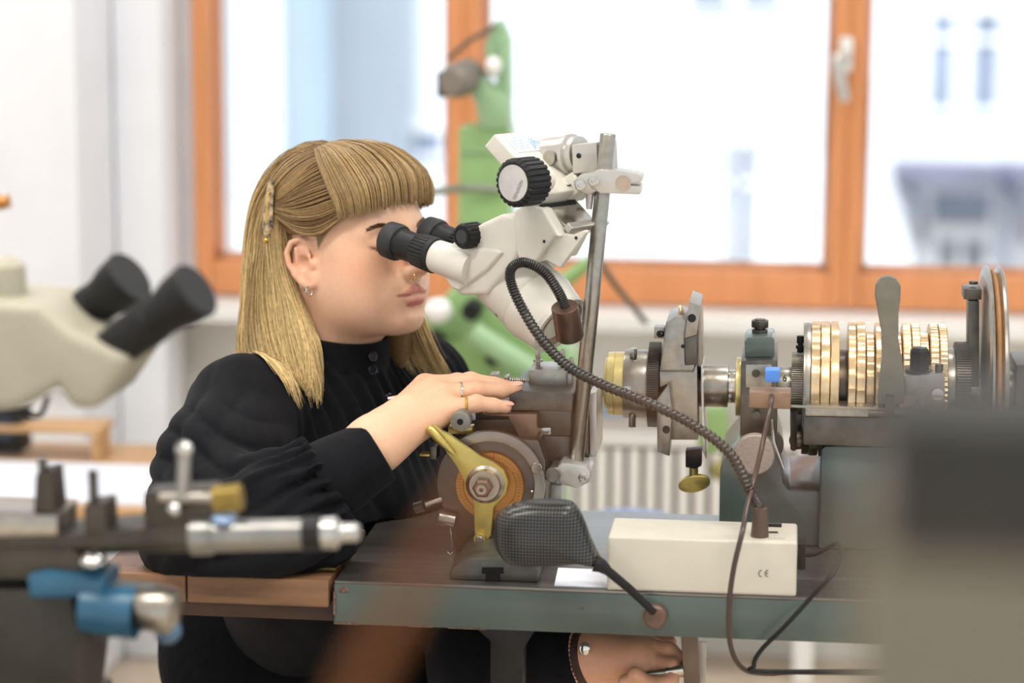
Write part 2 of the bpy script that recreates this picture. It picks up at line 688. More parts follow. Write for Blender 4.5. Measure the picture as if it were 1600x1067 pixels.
# ------------------------------------------------------------------ outside
M_FAC = mat('pale_render', '#e9ecf2', 0.9, var=0.02, scale=0.8)
M_FAC2 = mat('pale_blue_render', '#d3e8f4', 0.8, var=0.03, scale=0.6)
M_GLASSD = mat('far_glass', '#8a96ac', 0.5, 0.0, var=0.2, scale=0.7)
M_TRIM = mat('facade_trim', '#f2f3f6', 0.8, var=0.01)
M_AWN = mat('dark_canopy', '#6f6f86', 0.6, var=0.1, scale=2)
M_STREET = mat('asphalt', '#8b8c8f', 0.9, var=0.1, scale=1)
gz = -9.0
struct(MB().span((-40, WY + 1.5, gz - 0.1), (40, 46, gz)), 'street', M_STREET)
FY = 35.0
bl = thing('town_house', 'pale rendered town house across the street behind the middle and right panes', 'building', (8, FY, gz))
xl = P(452, 200, FY).x
MB().span((xl, FY, gz), (30, FY + 8, 7)).build('wall', M_FAC, bl)


def far_win(x0, y0, x1, y1, arch=False, transom=None, mull=None, m=M_GLASSD):
    a, b = P(x0, y1, FY), P(x1, y0, FY)
    zc = FY
    pane = MB()
    if arch:
        n_ = 10
        cx_, rr = (a.x + b.x) / 2, (b.x - a.x) / 2
        pts = [V((a.x, zc - .03, a.z)), V((b.x, zc - .03, a.z))] + [V((cx_ + rr * math.cos(PI * k / n_), zc - .03, b.z - rr * .5 + rr * .5 * math.sin(PI * k / n_))) for k in range(n_ + 1)]
        pane.prism(pts, (0, .06, 0))
    else:
        pane.span((a.x, zc - .03, a.z), (b.x, zc + .03, b.z))
    wn = pane.build('window', m, bl)
    t_ = 0.09
    fr = MB()
    for (p, q, r_, s_) in ((a.x - t_, a.x, a.z - t_, b.z), (b.x, b.x + t_, a.z - t_, b.z), (a.x, b.x, a.z - t_, a.z), (a.x - .15, b.x + .15, b.z, b.z + .12)):
        fr.span((p, zc - .1, r_), (q, zc, s_))
    if transom:
        z = P(x0, transom, FY).z
        fr.span((a.x, zc - .09, z - .05), (b.x, zc, z + .05))
    if mull:
        x = P(mull, y0, FY).x
        fr.span((x - .05, zc - .09, a.z), (x + .05, zc, b.z))
    fr.build('window_frame', M_TRIM, wn)
    return wn


far_win(1452, 22, 1492, 168, transom=62)
far_win(1517, 22, 1562, 168, transom=62)
far_win(1128, 226, 1176, 412, arch=True, transom=285, mull=1150)
far_win(1078, -90, 1140, 8)
far_win(1160, -90, 1222, 8)
far_win(645, 205, 692, 242)
far_win(1640, 22, 1685, 168, transom=62)
far_win(860, -140, 915, -40)
far_win(1455, 300, 1548, 350)
far_win(1465, 372, 1540, 425, mull=1500)
a, b = P(1392, 275, FY), P(1720, 254, FY)
MB().span((a.x, FY - 1.2, a.z), (b.x, FY, b.z)).build('canopy', M_AWN, bl, bevel=0.05)
for q in (1400, 1560, 1700):
    p0 = P(q, 275, FY)
    MB().tube([V((p0.x, FY - 1.1, p0.z)), V((p0.x + .3, FY - .6, p0.z - .25)), V((p0.x + .45, FY, p0.z - 1.0))], 0.07, 8).build('canopy_bracket', M_AWN, bl)
a, b = P(1400, 500, FY), P(1800, 482, FY)
MB().span((xl, FY - .15, 3.2), (30, FY, 3.5)).build('cornice', M_TRIM, bl)
b2 = thing('corner_house', 'pale blue rendered house beyond the pane beside the white pilaster', 'building', (-8, 31, gz))
x0, x1 = P(250, 200, 31).x, P(448, 200, 31).x
MB().span((x0 - 8, 31, gz), (x1, 34.5, 8)).build('wall', M_FAC2, b2)
for q0, q1 in ((341, 352), (372, 384), (405, 418), (432, 444)):
    MB().span((P(q0, 200, 31).x, 30.85, gz), (P(q1, 200, 31).x, 31, 8)).build('pilaster', M_FAC, b2)
# ------------------------------------------------------------------ machine table and wooden leaf
TY = -0.28                                   # front face of both tables
TZ = P(900, 921, TY).z                       # table top height
tx0, tx1 = P(521, 915, TY).x, 1.05
tb = TZ - 73 * S(TY)
table = thing('machine_table', 'grey-green metal machine table with chipped edges carrying the lathe', 'table', (0.35, 0.05, 0))
MB().span((tx0, TY, tb), (tx1, 0.035, TZ - 0.0025)).build('top_slab', M_TEAL, table, bevel=0.003)
MB().span((tx0 + .001, TY + .001, TZ - 0.003), (tx1, 0.034, TZ)).build('steel_plate', mat('planed_table_steel', '#8d8985', 0.3, 0.85, var=0.12, scale=8, stretch=(1, 8, 1)), table, bevel=0.0008)
M_CHIP = mat('worn_primer', '#6d5a4c', 0.8, var=0.25, scale=300)
# worn strips where the enamel has chipped off the edges
for (x0, y0, x1, y1) in ((530, 917, 545, 924), (522, 976, 560, 983), (640, 975, 676, 981), (700, 983, 760, 987), (905, 949, 912, 952), (521, 925, 525, 960)):
    a, b = P(x0, y1, TY), P(x1, y0, TY)
    if y0 > 960:
        a.z, b.z = tb + .0004, tb + (y1 - y0) * S(TY) * .6
    MB().span((a.x, TY - .0006, a.z), (b.x, TY + .002, b.z)).build('chipped_patch', M_CHIP, table)
MB().span((P(1140, 860, 0.03).x, .035, tb), (tx1, 0.12, TZ)).build('rear_slab', M_TEAL, table, bevel=0.003)
for (x, y) in ((P(800, 1030, -0.235).x, -0.235), (P(800, 1030, -0.235).x, 0.01), (0.95, -0.2), (0.95, 0.09)):
    lg = MB()
    s = 0.0085
    lg.prism([V((x - .045, y - s, tb)), V((x + .028, y - s, tb)), V((x + .012, y - s, tb - .028)), V((x + .012, y - s, 0)), V((x - .02, y - s, 0)), V((x - .02, y - s, tb - .022))], (0, 2 * s + .01, 0))
    lg.build('leg', M_BLACKM, table, bevel=0.002)
# foot-rest bar and hand crank under the table
leaf = thing('wooden_table_leaf', 'worn brown wooden table leaf under the resting elbow', 'table', (P(300, 915, TY).x, -0.15, TZ - .06))
M_WOOD = wood_mat('worn_oak', '#7a5238', '#5a3a28', 0.35, 'y')
M_WOODE = wood_mat('worn_oak_edge', '#8a6548', '#5f4634', 0.5, 'x')
M_WOODD = wood_mat('dark_oak', '#4c3527', '#3a281e', 0.5, 'x')
lx0, lx1 = P(150, 915, TY).x, tx0 - 0.004
lb = TZ - 46 * S(TY)
xs = [lx0, P(291, 915, TY).x, lx1]
MB().span((lx0, TY + .03, lb + .004), (lx1, -0.08, TZ - .0005)).build('board', M_WOOD, leaf, bevel=0.002)
for i in range(2):
    MB().span((xs[i] + .0006, TY, lb), (xs[i + 1] - .0006, TY + .0295, TZ)).build('edge_board', M_WOODE, leaf, bevel=0.0025)
MB().span((lx1 - .022, TY + .04, TZ - .0004), (lx1 - .001, -0.085, TZ + .0012)).build('brass_strip', M_BRASS, leaf)
MB().span((P(210, 950, TY).x, TY + .012, lb - .016), (tx0, -0.09, lb + .004)).build('under_frame', M_WOODD, leaf, bevel=0.001)

# ------------------------------------------------------------------ rose engine lathe
AY = 0.0
AZ = P(1118, 603, AY).z
k0 = S(AY)


def X(px):
    return P(px, 603, AY).x


def ax(px0, px1, r0, r1=None, n=48):
    a, b = X(px0), X(px1)
    return MB().cyl((a, AY, AZ), (b, AY, AZ), r0 * k0, (r0 if r1 is None else r1) * k0, n)


lathe = thing('rose_engine_lathe', 'grey-green ornamental turning lathe with stacked bronze rosettes on its spindle', 'lathe', (X(1300), AY, TZ))
# castings
M_TEAL2 = mat('lathe_casting_enamel', '#525f5b', 0.28, 0.0, var=0.08, scale=10, coat=0.3)
yf = -0.085


def poly(pts, Y, dy, name, m, parent, bevel=0.0015, **kw):
    return MB().prism([P(x, y, Y) for x, y in pts], (0, dy, 0)).build(name, m, parent, bevel=bevel, **kw)


def drop(pts, Y, dy, name, m, parent, bevel=0.002):
    """outline whose last two points are dropped to the table top"""
    q = [P(x, y, Y) for x, y in pts]
    q[-1].z = TZ
    q[-2].z = TZ
    q[-1].x = q[0].x
    q[-2].x = q[-3].x
    return MB().prism(q, (0, dy, 0)).build(name, m, parent, bevel=bevel)


drop([(1125, 735), (1128, 728), (1150, 700), (1155, 690), (1212, 690), (1221, 722), (1223, 755), (1232, 767), (1285, 768), (1285, 860), (1125, 860)], yf, 0.17, 'front_pedestal', M_TEAL2, lathe)
drop([(1283, 702), (1290, 697), (1760, 704), (1760, 860), (1283, 860)], yf - .01, 0.20, 'headstock_box', M_TEAL2, lathe, 0.006)
poly([(1255, 650), (1700, 660), (1700, 704), (1700, 706), (1255, 695)], yf - .02, 0.2, 'bed_bar', M_STEEL_D, lathe)
poly([(1258, 640), (1374, 642), (1374, 652), (1258, 650)], yf - .022, 0.05, 'bed_way', M_STEEL, lathe, 0.0006)
# front bearing
poly([(1163, 534), (1167, 527), (1208, 526), (1210, 532), (1210, 563), (1163, 564)], -0.03, 0.06, 'bearing_cap', M_TEAL2, lathe, 0.003)
poly([(1158, 564), (1214, 563), (1214, 690), (1156, 692)], -0.055, 0.11, 'bearing_block', M_STEEL_D, lathe)
poly([(1165, 570), (1206, 570), (1206, 606), (1165, 606)], -0.062, 0.01, 'bearing_plate', M_STEEL, lathe, 0.0008)
for (bx, by) in ((1181, 583), (1182, 648)):
    c = P(bx, by, -0.063)
    MB().cyl(c, c + V((0, -.003, 0)), 6 * k0, n=20).build('slotted_screw', M_STEEL_D, lathe)
ax(1150, 1160, 46).build('bearing_flange', M_BRASS_P, lathe, bevel=0.001)
for dy in (0.0,):
    c = P(1187, 526, -0.002)
    b = MB().cyl(c, c + V((0, 0, 8 * k0)), 8 * k0, n=20)
    b.cyl(c + V((0, 0, .001)), c + V((0, 0, 12 * k0)), 14 * k0, n=6)
    b.cyl(c + V((0, 0, 15 * k0)), c + V((0, 0, 26 * k0)), 15 * k0, n=6)
    b.cyl(c + V((0, 0, 12 * k0)), c + V((0, 0, 28 * k0)), 9 * k0, n=20)
    b.build('cap_bolt', M_STEEL_D, lathe, bevel=0.0008)
# spindle
ax(1030, 1600, 22).build('spindle', M_STEEL, lathe)
ax(1093, 1138, 33).build('spindle_collar', M_STEEL, lathe, bevel=0.0015)
ax(1138, 1152, 26).build('spindle_collar', M_STEEL_B, lathe, bevel=0.001)
cl = ax(1213, 1236, 33).build('spindle_collar', M_STEEL, lathe, bevel=0.001)
text_mb('6', 0.010, V((X(1226), AY - 33 * k0 * .82, AZ + 33 * k0 * .60)), (1, 0, 0), (0, 0.58, 0.81), 0.0008).build('stamped_number', M_BLACKM, cl)
# indexing gear
MB().gear((X(1236), AY, AZ), (1, 0, 0), (X(1254) - X(1236)), 57 * k0, 96, 1.4 * k0 * 2).build('index_gear', M_STEEL, lathe)
c = V((X(1249), AY, AZ + 55 * k0))
b = MB().cyl(c, c + V((0, 0, 12 * k0)), 5 * k0, n=12)
b.cyl(c + V((0, 0, 8 * k0)), c + V((0, 0, 13 * k0)), 8 * k0, n=6)
b.cyl(c + V((0, 0, 16 * k0)), c + V((0, 0, 28 * k0)), 6 * k0, n=12)
b.cyl(c, c + V((0, 0, 26 * k0)), 4 * k0, n=12)
b.build('gear_bolt', M_BLACKM, lathe, bevel=0.0005)
poly([(1236, 640), (1254, 640), (1254, 690), (1248, 700), (1248, 725)][:3] + [(1252, 700), (1236, 700)], -0.03, .03, 'gear_stop', M_STEEL_D, lathe)
c = P(1247, 688, -0.06)
MB().ball(c, (14 * k0, .008, 14 * k0)).build('latch_knob', M_STEEL_D, lathe)


def rosette(px0, px1, r, waves, amp, m=M_BRONZE, name='rosette', phase=0.0, sharpw=False):
    n = max(96, waves * 8)

    def rf(k, n_):
        a = 2 * PI * k / n_ * waves + phase
        wv = abs(math.sin(a / 2)) if sharpw else 0.5 + 0.5 * math.cos(a)
        return 1 - amp * wv
    a, b = X(px0), X(px1)
    L = b - a
    e = 0.0007
    mb = MB().lathe((a, AY, AZ), (1, 0, 0), [(0, (r - 1.2) * k0), (e, r * k0), (L - e, r * k0), (L, (r - 1.2) * k0)], n, rf=rf)
    return mb.build(name, m, lathe, sharp=25)


ax(1254, 1265, 103).build('rosette_flange', M_STEEL, lathe, bevel=0.0012)
rosette(1265.5, 1279.5, 105, 24, 0.02)
rosette(1280.5, 1294.5, 106, 12, 0.03)
rosette(1295.5, 1309, 107, 8, 0.035)
ax(1309, 1322, 62).build('spacer', M_STEEL_D, lathe, bevel=0.001)
rosette(1322.5, 1334.5, 105, 32, 0.02, sharpw=True)
rosette(1335.5, 1349, 106, 36, 0.02, sharpw=True)
rosette(1350.5, 1363, 91, 24, 0.025)
rosette(1364.5, 1377, 106, 28, 0.02, sharpw=True)
rosette(1378.5, 1391, 105, 40, 0.02)
rosette(1392.5, 1405, 92, 30, 0.02)
rosette(1406.5, 1419, 105, 60, 0.018)
rosette(1420.5, 1433, 106, 64, 0.018, sharpw=True)
rosette(1433.5, 1447, 92, 72, 0.02)
rosette(1448.5, 1461.5, 107, 72, 0.016, sharpw=True)
rosette(1462.5, 1475, 107, 80, 0.016)
ax(1475, 1490, 69).build('rosette_flange', M_STEEL, lathe, bevel=0.001)
MB().gear((X(1490), AY, AZ), (1, 0, 0), X(1512) - X(1490), 79 * k0, 110, 2.2 * k0).build('drive_gear', M_STEEL_D, lathe)
poly([(1513, 470), (1530, 470), (1530, 640), (1512, 640)], -0.012, 0.03, 'pulley_arm', M_STEEL_D, lathe, 0.001)
b = MB().span(P(1506, 468, -.018), P(1530, 444, .018))
q = P(1521, 444, 0)
b.cyl(q, q + V((0, 0, 5 * k0)), 7 * k0, n=16)
b.cyl(P(1505, 457, 0), P(1512, 457, 0), 10 * k0, n=16)
b.build('arm_clamp', M_STEEL_D, lathe, bevel=0.001)
# grooved driving wheel
a0 = X(1531)
wd = X(1560) - a0
prf = [(0, 180), (0.02, 194), (0.12, 198), (0.25, 196), (0.3, 190), (0.42, 186), (0.5, 190), (0.58, 186), (0.7, 190), (0.75, 196), (0.88, 198), (0.98, 194), (1, 180)]
wh = MB().lathe((a0, AY, AZ), (1, 0, 0), [(t * wd, r * k0) for t, r in prf], 96).build('driving_wheel', M_STEEL, lathe)
MB().lathe((a0 + wd * .36, AY, AZ), (1, 0, 0), [(0, 187.5 * k0), (wd * .1, 192 * k0), (wd * .28 * .9, 187.5 * k0)], 96).build('drive_cord', mat('tan_cord', '#b98a5e', 0.7), wh)
ax(1560, 1585, 40).build('spindle_collar', M_STEEL_D, lathe, bevel=0.001)
ax(1586, 1650, 34).build('spindle_collar', M_STEEL_D, lathe, bevel=0.001)
drop([(1588, 570), (1640, 570), (1640, 700), (1588, 700)], -0.03, 0.08, 'rear_bearing', M_STEEL_D, lathe)
# rubber bar block with hex bolts and the paddle lever
poly([(1405, 588), (1476, 583), (1477, 650), (1405, 650)], -0.105, 0.05, 'rubber_block', M_STEEL, lathe, 0.001)
c = P(1436, 582, -0.085)
b = MB().cyl(c + V((0, 0, -.004)), c + V((0, 0, 5 * k0)), 21 * k0, n=24)
b.lathe(c + V((0, 0, 5 * k0)), (0, 0, 1), [(0, 16 * k0), (28 * k0, 16 * k0), (33 * k0, 12 * k0)], 6)
b.build('hex_bolt', M_BLACKM, lathe, bevel=0.0006)
c = P(1467, 583, -0.09)
MB().cyl(c + V((0, 0, -.006)), c + V((0, 0, 14 * k0)), 6 * k0, n=16).build('stud', M_STEEL_D, lathe)
c = P(1465, 615, -0.106)
MB().cyl(c, c + V((0, -.004, 0)), 9 * k0, n=20).build('stud', M_CHROME, lathe)
lv = [(1371, 632), (1372, 610), (1378, 560), (1377, 520), (1372, 490), (1367, 462), (1368, 445), (1376, 434), (1388, 431), (1400, 435), (1408, 447), (1407, 468), (1404, 490), (1404, 530), (1411, 570), (1413, 600), (1413, 632)]
lvo = poly([(x, y) for x, y in lv], -0.125, 0.012, 'paddle_lever', mat('grey_lever_enamel', '#747064', 0.5, var=0.06, scale=60), lathe, 0.003)
# long thin bar in front with blue stop
bar = thing('touch_bar', 'slim steel bar with a bracket and blue plastic stop in front of the bronze rosettes', 'bar', P(1420, 655, -0.15))
by = -0.15
MB().span(P(1212, 634, by), P(1720, 648, by + .008)).build('rail', M_STEEL, bar, bevel=0.0008)
MB().span(P(1170, 637, by - .01), P(1236, 605, by + .02)).build('bracket', mat('bronze_brown_block', '#9a7d68', 0.45, 0.5), bar, bevel=0.001)
MB().span(P(1195, 597, by - .008), P(1219, 573, by + .014)).build('blue_stop', mat('blue_plastic', '#4f86d8', 0.4), bar, bevel=0.0015)
MB().cyl(P(1356, 646, by - .008), P(1448, 646, by - .008), 6 * S(by), n=16).build('cross_pin', M_STEEL_D, bar)
MB().ball(P(1444, 646, by - .008), 10 * S(by)).build('pin_knob', M_BLACKM, bar)
b = MB().span(P(1382, 655, by - .014), P(1397, 616, by - .002))
b.build('pin_block', M_STEEL_D, bar, bevel=0.001)
MB().cyl(P(1240, 640, by + .006), P(1240, 700, by + .06), 5 * k0).build('support_pin', M_STEEL_D, bar)
M_HOSE = mat('clear_hose', '#b8aca0', 0.12, 0.0, trans=0.55)
hose = MB().tube(spline([P(1206, 618, by - .012), P(1203, 640, by - .03), P(1190, 700, by - .05), P(1178, 750, by - .08), P(1168, 790, -.27), P(1160, 830, -.30), P(1146, 890, -.31), P(1139, 950, -.31), P(1142, 1010, -.30), P(1162, 1045, -.28), P(1200, 1052, -.26), P(1260, 1050, -.26), P(1480, 1056, -.25), P(1620, 1075, -.22), P(1660, 1180, -.15), V((P(1670, 1180, -.12).x, -.12, .006))], 120), 4.3 * S(-.28), 10)
hs = tag(hose.build('rubber_hose', mat('dark_brown_rubber', '#4a3a33', 0.3, var=0.1), bevel=0), 'thin dark hose hanging from the blue stop past the ivory light box', 'hose')
c0 = P(1212, 645, by + .0)
# round disc and link on the pedestal
c = P(1179, 711, yf - .012)
MB().lathe(c, (0, 1, 0), [(0, 29 * k0), (.0015, 31 * k0), (.012, 31 * k0)], 48).build('round_cover', mat('grey_disc', '#b7aaa0', 0.5, 0.3, var=0.06, scale=300), lathe)
c = P(1202, 696, yf + .03)
MB().lathe(c, (0, 1, 0), [(0, 22 * k0), (.012, 22 * k0)], 40).build('cam_disc', M_STEEL_D, lathe)
b = MB().tube([P(1206, 655, yf - .01), P(1209, 690, yf - .012), P(1224, 732, yf - .012)], 2.4 * k0, 8)
b.build('link_rod', M_STEEL_B, lathe)
# chuck: brass nose, barrel, ring gear, slotted eccentric slide
b = MB().lathe((X(945), AY, AZ), (1, 0, 0), [(0, 36 * k0), (.001, 40 * k0), (6 * k0, 40 * k0), (6 * k0, 49 * k0), (16 * k0, 50 * k0), (16.5 * k0, 49 * k0), (17 * k0, 50 * k0), (31 * k0, 50 * k0)], 64)
b.build('chuck_nose', M_BRASS_P, lathe, sharp=25)
ax(976, 1016, 54).build('chuck_barrel', M_STEEL, lathe, bevel=0.001)
ax(976, 990, 50).build('chuck_ring', M_STEEL_B, lathe)
for (xx, yy, dz) in ((990, 556, 1), (988, 655, -1)):
    c = P(xx, yy, -0.018)
    b = MB().cyl(c + V((0, 0, -dz * 6 * k0)), c + V((0, 0, dz * 12 * k0)), 6.5 * k0, n=6)
    b.cyl(c + V((0, 0, -dz * 12 * k0)), c + V((0, 0, -dz * 2 * k0)), 5 * k0, n=16)
    b.build('chuck_screw', M_STEEL_B, lathe, bevel=0.0004)
c = V((X(983), AY - 50 * k0, AZ))
MB().span(c + V((-6 * k0, -.003, -6 * k0)), c + V((6 * k0, .01, 6 * k0))).build('chuck_key_block', M_STEEL_B, lathe, bevel=0.0006)
MB().cyl(c + V((-1 * k0, -.0035, 1 * k0)), c + V((-1 * k0, -.002, 1 * k0)), 2.2 * k0, n=12).build('key_hole', M_BLACKM, lathe)
MB().gear((X(1014), AY, AZ), (1, 0, 0), X(1032) - X(1014), 67 * k0, 120, 2 * k0).build('ring_gear', M_STEEL_D, lathe)


def cp(pts, s=0.1875, ox=930, oy=450):
    return [(ox + x * s, oy + y * s) for x, y in pts]


Yc = -0.05
poly(cp([(535, 695), (590, 285), (685, 235), (770, 275), (745, 415), (750, 640), (835, 635), (820, 700)]), Yc, 0.08, 'slide_plate', M_STEEL, lathe, 0.0012)
poly(cp([(785, 112), (876, 145), (846, 392), (742, 420)]), Yc - .006, 0.08, 'slide_jaw', M_STEEL, lathe, 0.001)
poly(cp([(742, 420), (846, 392), (848, 640), (752, 645)]), Yc - .004, 0.07, 'slide_dovetail', M_STEEL_D, lathe, 0.001)
poly(cp([(848, 392), (876, 145), (896, 640), (848, 650)]), Yc + .01, 0.06, 'slide_back', M_STEEL, lathe, 0.0008)
poly(cp([(535, 700), (820, 700), (838, 640), (850, 650), (856, 1265), (620, 1265), (630, 1000), (612, 800), (540, 825)]), Yc - .005, 0.08, 'slide_body', M_STEEL, lathe, 0.0015)
poly([(1095, 570), (1098, 570), (1103, 718), (1097, 702)], Yc + .0, 0.06, 'slide_gib', M_STEEL_B, lathe, 0.0005)
poly([(1026, 625), (1045, 600), (1050, 640), (1046, 713), (1027, 706)], Yc - .018, 0.04, 'counter_jaw', M_STEEL, lathe, 0.001)
c = P(1041, 671, Yc - .018)
MB().cyl(c, c + V((0, -.001, 0)), 6 * k0, n=20).build('jaw_hole', M_BLACKM, lathe)
c = P(1081, 497, Yc - .006)
MB().cyl(c, c + V((0, -.0008, 0)), 6.5 * k0, n=20).build('jaw_hole', M_BLACKM, lathe)
c = P(1067, 541, Yc)
MB().cyl(c, c + V((0, -.0008, 0)), 3 * k0, n=14).build('jaw_hole', M_BLACKM, lathe)
MB().ball(P(1065, 489, -.02), (4.5 * k0, .008, 13 * k0), rot=Matrix.Rotation(R(-14), 3, 'Y')).build('bronze_stop', M_BRONZE, lathe)
b = MB().span(P(1022, 529, -.03), P(1040, 507, -.01))
b.build('spring_housing', M_STEEL, lathe, bevel=0.0006)
b = MB()
for j in range(5):
    b.pipe(P(1031 + j * 1.0, 522, -.031 - .0012 * j), (0, 1, 0), 0.0008, (5.5 - .3 * j) * k0, (4.2 - .3 * j) * k0, 20)
b.build('coil_spring', M_BLACKM, lathe)
poly([(1071, 705), (1096, 703), (1096, 728), (1086, 733), (1071, 730)], Yc + .01, 0.02, 'screw_shank', M_BLACKM, lathe, 0.0006)
c = P(1084, 730, Yc + .02)
b = MB().cyl(c, c + V((0, 0, -15 * k0)), 7 * k0, n=20)
b.build('screw_stem', M_BRASS, lathe)
rt = Matrix.Rotation(R(-14), 3, 'Y') @ Matrix.Rotation(R(20), 3, 'X')
b = MB()
cc = P(1085, 755, Yc + .02)
prof = [(-.0025, .93), (-.0017, 1), (.0017, 1), (.0025, .93)]
rg = []
for t, sc_ in prof:
    rg.append([cc + rt @ V((25 * k0 * sc_ * math.cos(2 * PI * k / 40), t, 15 * k0 * sc_ * math.sin(2 * PI * k / 40))) for k in range(40)])
b.rings(rg)
b.build('thumb_wing', M_BRASS, lathe)

# ------------------------------------------------------------------ slide rest with dial and crank
ry = -0.17
sy = S(ry)
rest = thing('slide_rest', 'steel compound slide rest with copper dial and yellow crank under the hand', 'slide rest', V((P(770, 900, -.1).x, -.1, TZ)))


def rp(pts, Y, dy, name, m, bevel=0.001, s=0.3656, ox=560, oy=530):
    return poly([(ox + x * s, oy + y * s) for x, y in pts], Y, dy, name, m, rest, bevel)


rp([(645, 240), (690, 222), (918, 232), (912, 308), (640, 304)], -.13, .13, 'top_slide', M_STEEL_D)
rp([(500, 300), (912, 306), (908, 412), (770, 412), (768, 325), (500, 345)], -.12, .11, 'slide_ways', M_STEEL_D)
rp([(525, 322), (762, 320), (762, 420), (735, 420), (690, 422), (640, 330)], -.14, .02, 'dovetail_gib', mat('brown_tinted_steel', '#8f7566', 0.4, 0.8), 0.0008)
rp([(440, 345), (770, 340), (770, 430), (440, 430)], -.11, .10, 'carriage', M_STEEL_D)
rp([(765, 412), (905, 415), (905, 520), (765, 518)], -.118, .11, 'lower_slide', M_STEEL_D)
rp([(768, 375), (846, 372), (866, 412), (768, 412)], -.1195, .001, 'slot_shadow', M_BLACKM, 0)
rp([(768, 380), (822, 378), (822, 408), (768, 410)], -.122, .004, 'slot_screw', M_STEEL_B, 0.0005)
rp([(985, 235), (1018, 225), (1018, 500), (990, 505)], -.10, .08, 'end_plate', M_SILVERP, 0.0008)
rp([(905, 236), (982, 236), (985, 515), (905, 520)], -.10, .08, 'end_block', M_STEEL_D)
rp([(727, 132), (888, 128), (890, 224), (727, 222)], -.09, .05, 'tool_post', M_STEEL)
rp([(888, 150), (918, 150), (916, 226), (890, 226)], -.085, .04, 'tool_clamp', M_STEEL)
for (bx, by0, by1, r) in ((768, 40, 128, 14), (872, 38, 128, 14), (910, 72, 150, 12)):
    c = P(560 + bx * .3656, 530 + by1 * .3656, -.065)
    L = (by1 - by0) * .3656 * sy
    b = MB().cyl(c - V((0, 0, .004)), c + V((0, 0, L)), r * .3656 * sy * .7, n=16)
    b.cyl(c + V((0, 0, L * .55)), c + V((0, 0, L)), r * .3656 * sy, n=6)
    b.cyl(c + V((0, 0, L * .4)), c + V((0, 0, L * .5)), r * 1.6 * .3656 * sy, n=20)
    b.build('clamp_bolt', M_STEEL, rest, bevel=0.0005)
# spring-loaded screw
p0, p1 = P(757, 594, -.07), P(826, 594, -.07)
b = MB().cyl(p0, p1, 4 * sy, n=16)
for j in range(9):
    x = p0.x + (p1.x - p0.x) * (.55 + .05 * j)
    b.lathe((x, p0.y, p0.z), (1, 0, 0), [(0, 5 * sy), (1.1 * sy, 7 * sy), (2.2 * sy, 5 * sy)], 16)
b.build('feed_screw', M_STEEL_B, rest)
b = MB().span(P(765, 604, -.08), P(781, 580, -.06))
b.span(P(787, 602, -.08), P(797, 584, -.06))
b.build('screw_nut', M_STEEL, rest, bevel=0.0006)
# vertical support behind dial
rp([(395, 470), (540, 420), (770, 430), (800, 520), (800, 700), (770, 1000), (440, 1000), (345, 640), (345, 520)], -.155, .12, 'apron', M_STEEL_D, 0.003)
# arched foot with T-slot
q = []
foot = [(384, 1036), (388, 1000), (405, 972), (440, 948), (480, 938), (540, 936), (640, 938), (700, 948), (745, 965), (768, 990), (770, 1036)]
pts = [P(560 + x * .3656, 530 + y * .3656, -.262) for x, y in foot]
pts[0].z = pts[-1].z = TZ
MB().prism(pts, (0, .2, 0)).build('arched_foot', mat('grey_cast_iron', '#55544f', 0.4, 0.5, var=0.15, scale=40), rest, bevel=0.004)
ts = [P(560 + x * .3656, 530 + y * .3656, -.2635) for x, y in ((527, 976), (620, 976), (620, 1002), (604, 1002), (604, 1045), (543, 1045), (543, 1002), (527, 1002))]
for t_ in ts:
    t_.z = max(t_.z, TZ + .0005)
MB().prism(ts, (0, .01, 0)).build('tee_slot', mat('slot_black', '#0c0c0d', 0.9), rest)
# guard disc with bright arc
cd_ = P(766, 758, ry)
MB().cyl(cd_ + V((0, .004, 0)), cd_ + V((0, .012, 0)), 87 * sy, n=72).build('guard_disc', mat('smoky_steel', '#716a63', 0.4, 0.85, var=0.1, scale=30), rest, bevel=0.001)
arc = MB()
ro, ri = 87.5 * sy, 71 * sy
n = 40
a0_, a1_ = R(-25), R(140)
rg = []
for k in range(n + 1):
    a = a0_ + (a1_ - a0_) * k / n
    d = V((math.cos(a), 0, math.sin(a)))
    rg.append([cd_ + d * ri, cd_ + d * ro, cd_ + d * ro + V((0, .006, 0)), cd_ + d * ri + V((0, .006, 0))])
arc.rings(rg)
arc.build('guard_arc', mat('arc_steel', '#a29d96', 0.35, 0.9), rest, bevel=0.0008)
dial = MB().gear(cd_ + V((0, -.004, 0)), (0, 1, 0), .008, 55 * sy, 150, 1.6 * sy).build('graduated_dial', M_COPPER, rest)
MB().pipe(cd_ + V((0, -.0045, 0)), (0, 1, 0), .0006, 43 * sy, 42 * sy, 64).build('dial_line', mat('dial_ink', '#7c4d28', 0.6), dial)
tick = None
for k in range(60):
    a = 2 * PI * k / 60
    L_ = (8 if k % 5 == 0 else 5) * sy
    d = V((math.cos(a), 0, math.sin(a)))
    e = V((-math.sin(a), 0, math.cos(a)))
    if tick is None:
        tick = MB()
    c = cd_ + d * (51 * sy - L_ / 2) + V((0, -.0043, 0))
    tick.add([c + d * L_ / 2 + e * .4 * sy, c - d * L_ / 2 + e * .4 * sy, c - d * L_ / 2 - e * .4 * sy, c + d * L_ / 2 - e * .4 * sy], [(0, 1, 2, 3)])
tick.build('dial_ticks', MATS['dial_ink'], dial, kind='stuff')
e = cd_ + V((6 * sy, -.0046, 50 * sy))
MB().box(e, (1.6 * sy, .0006, 10 * sy)).build('red_mark', mat('red_paint', '#c03a20', 0.5), dial)
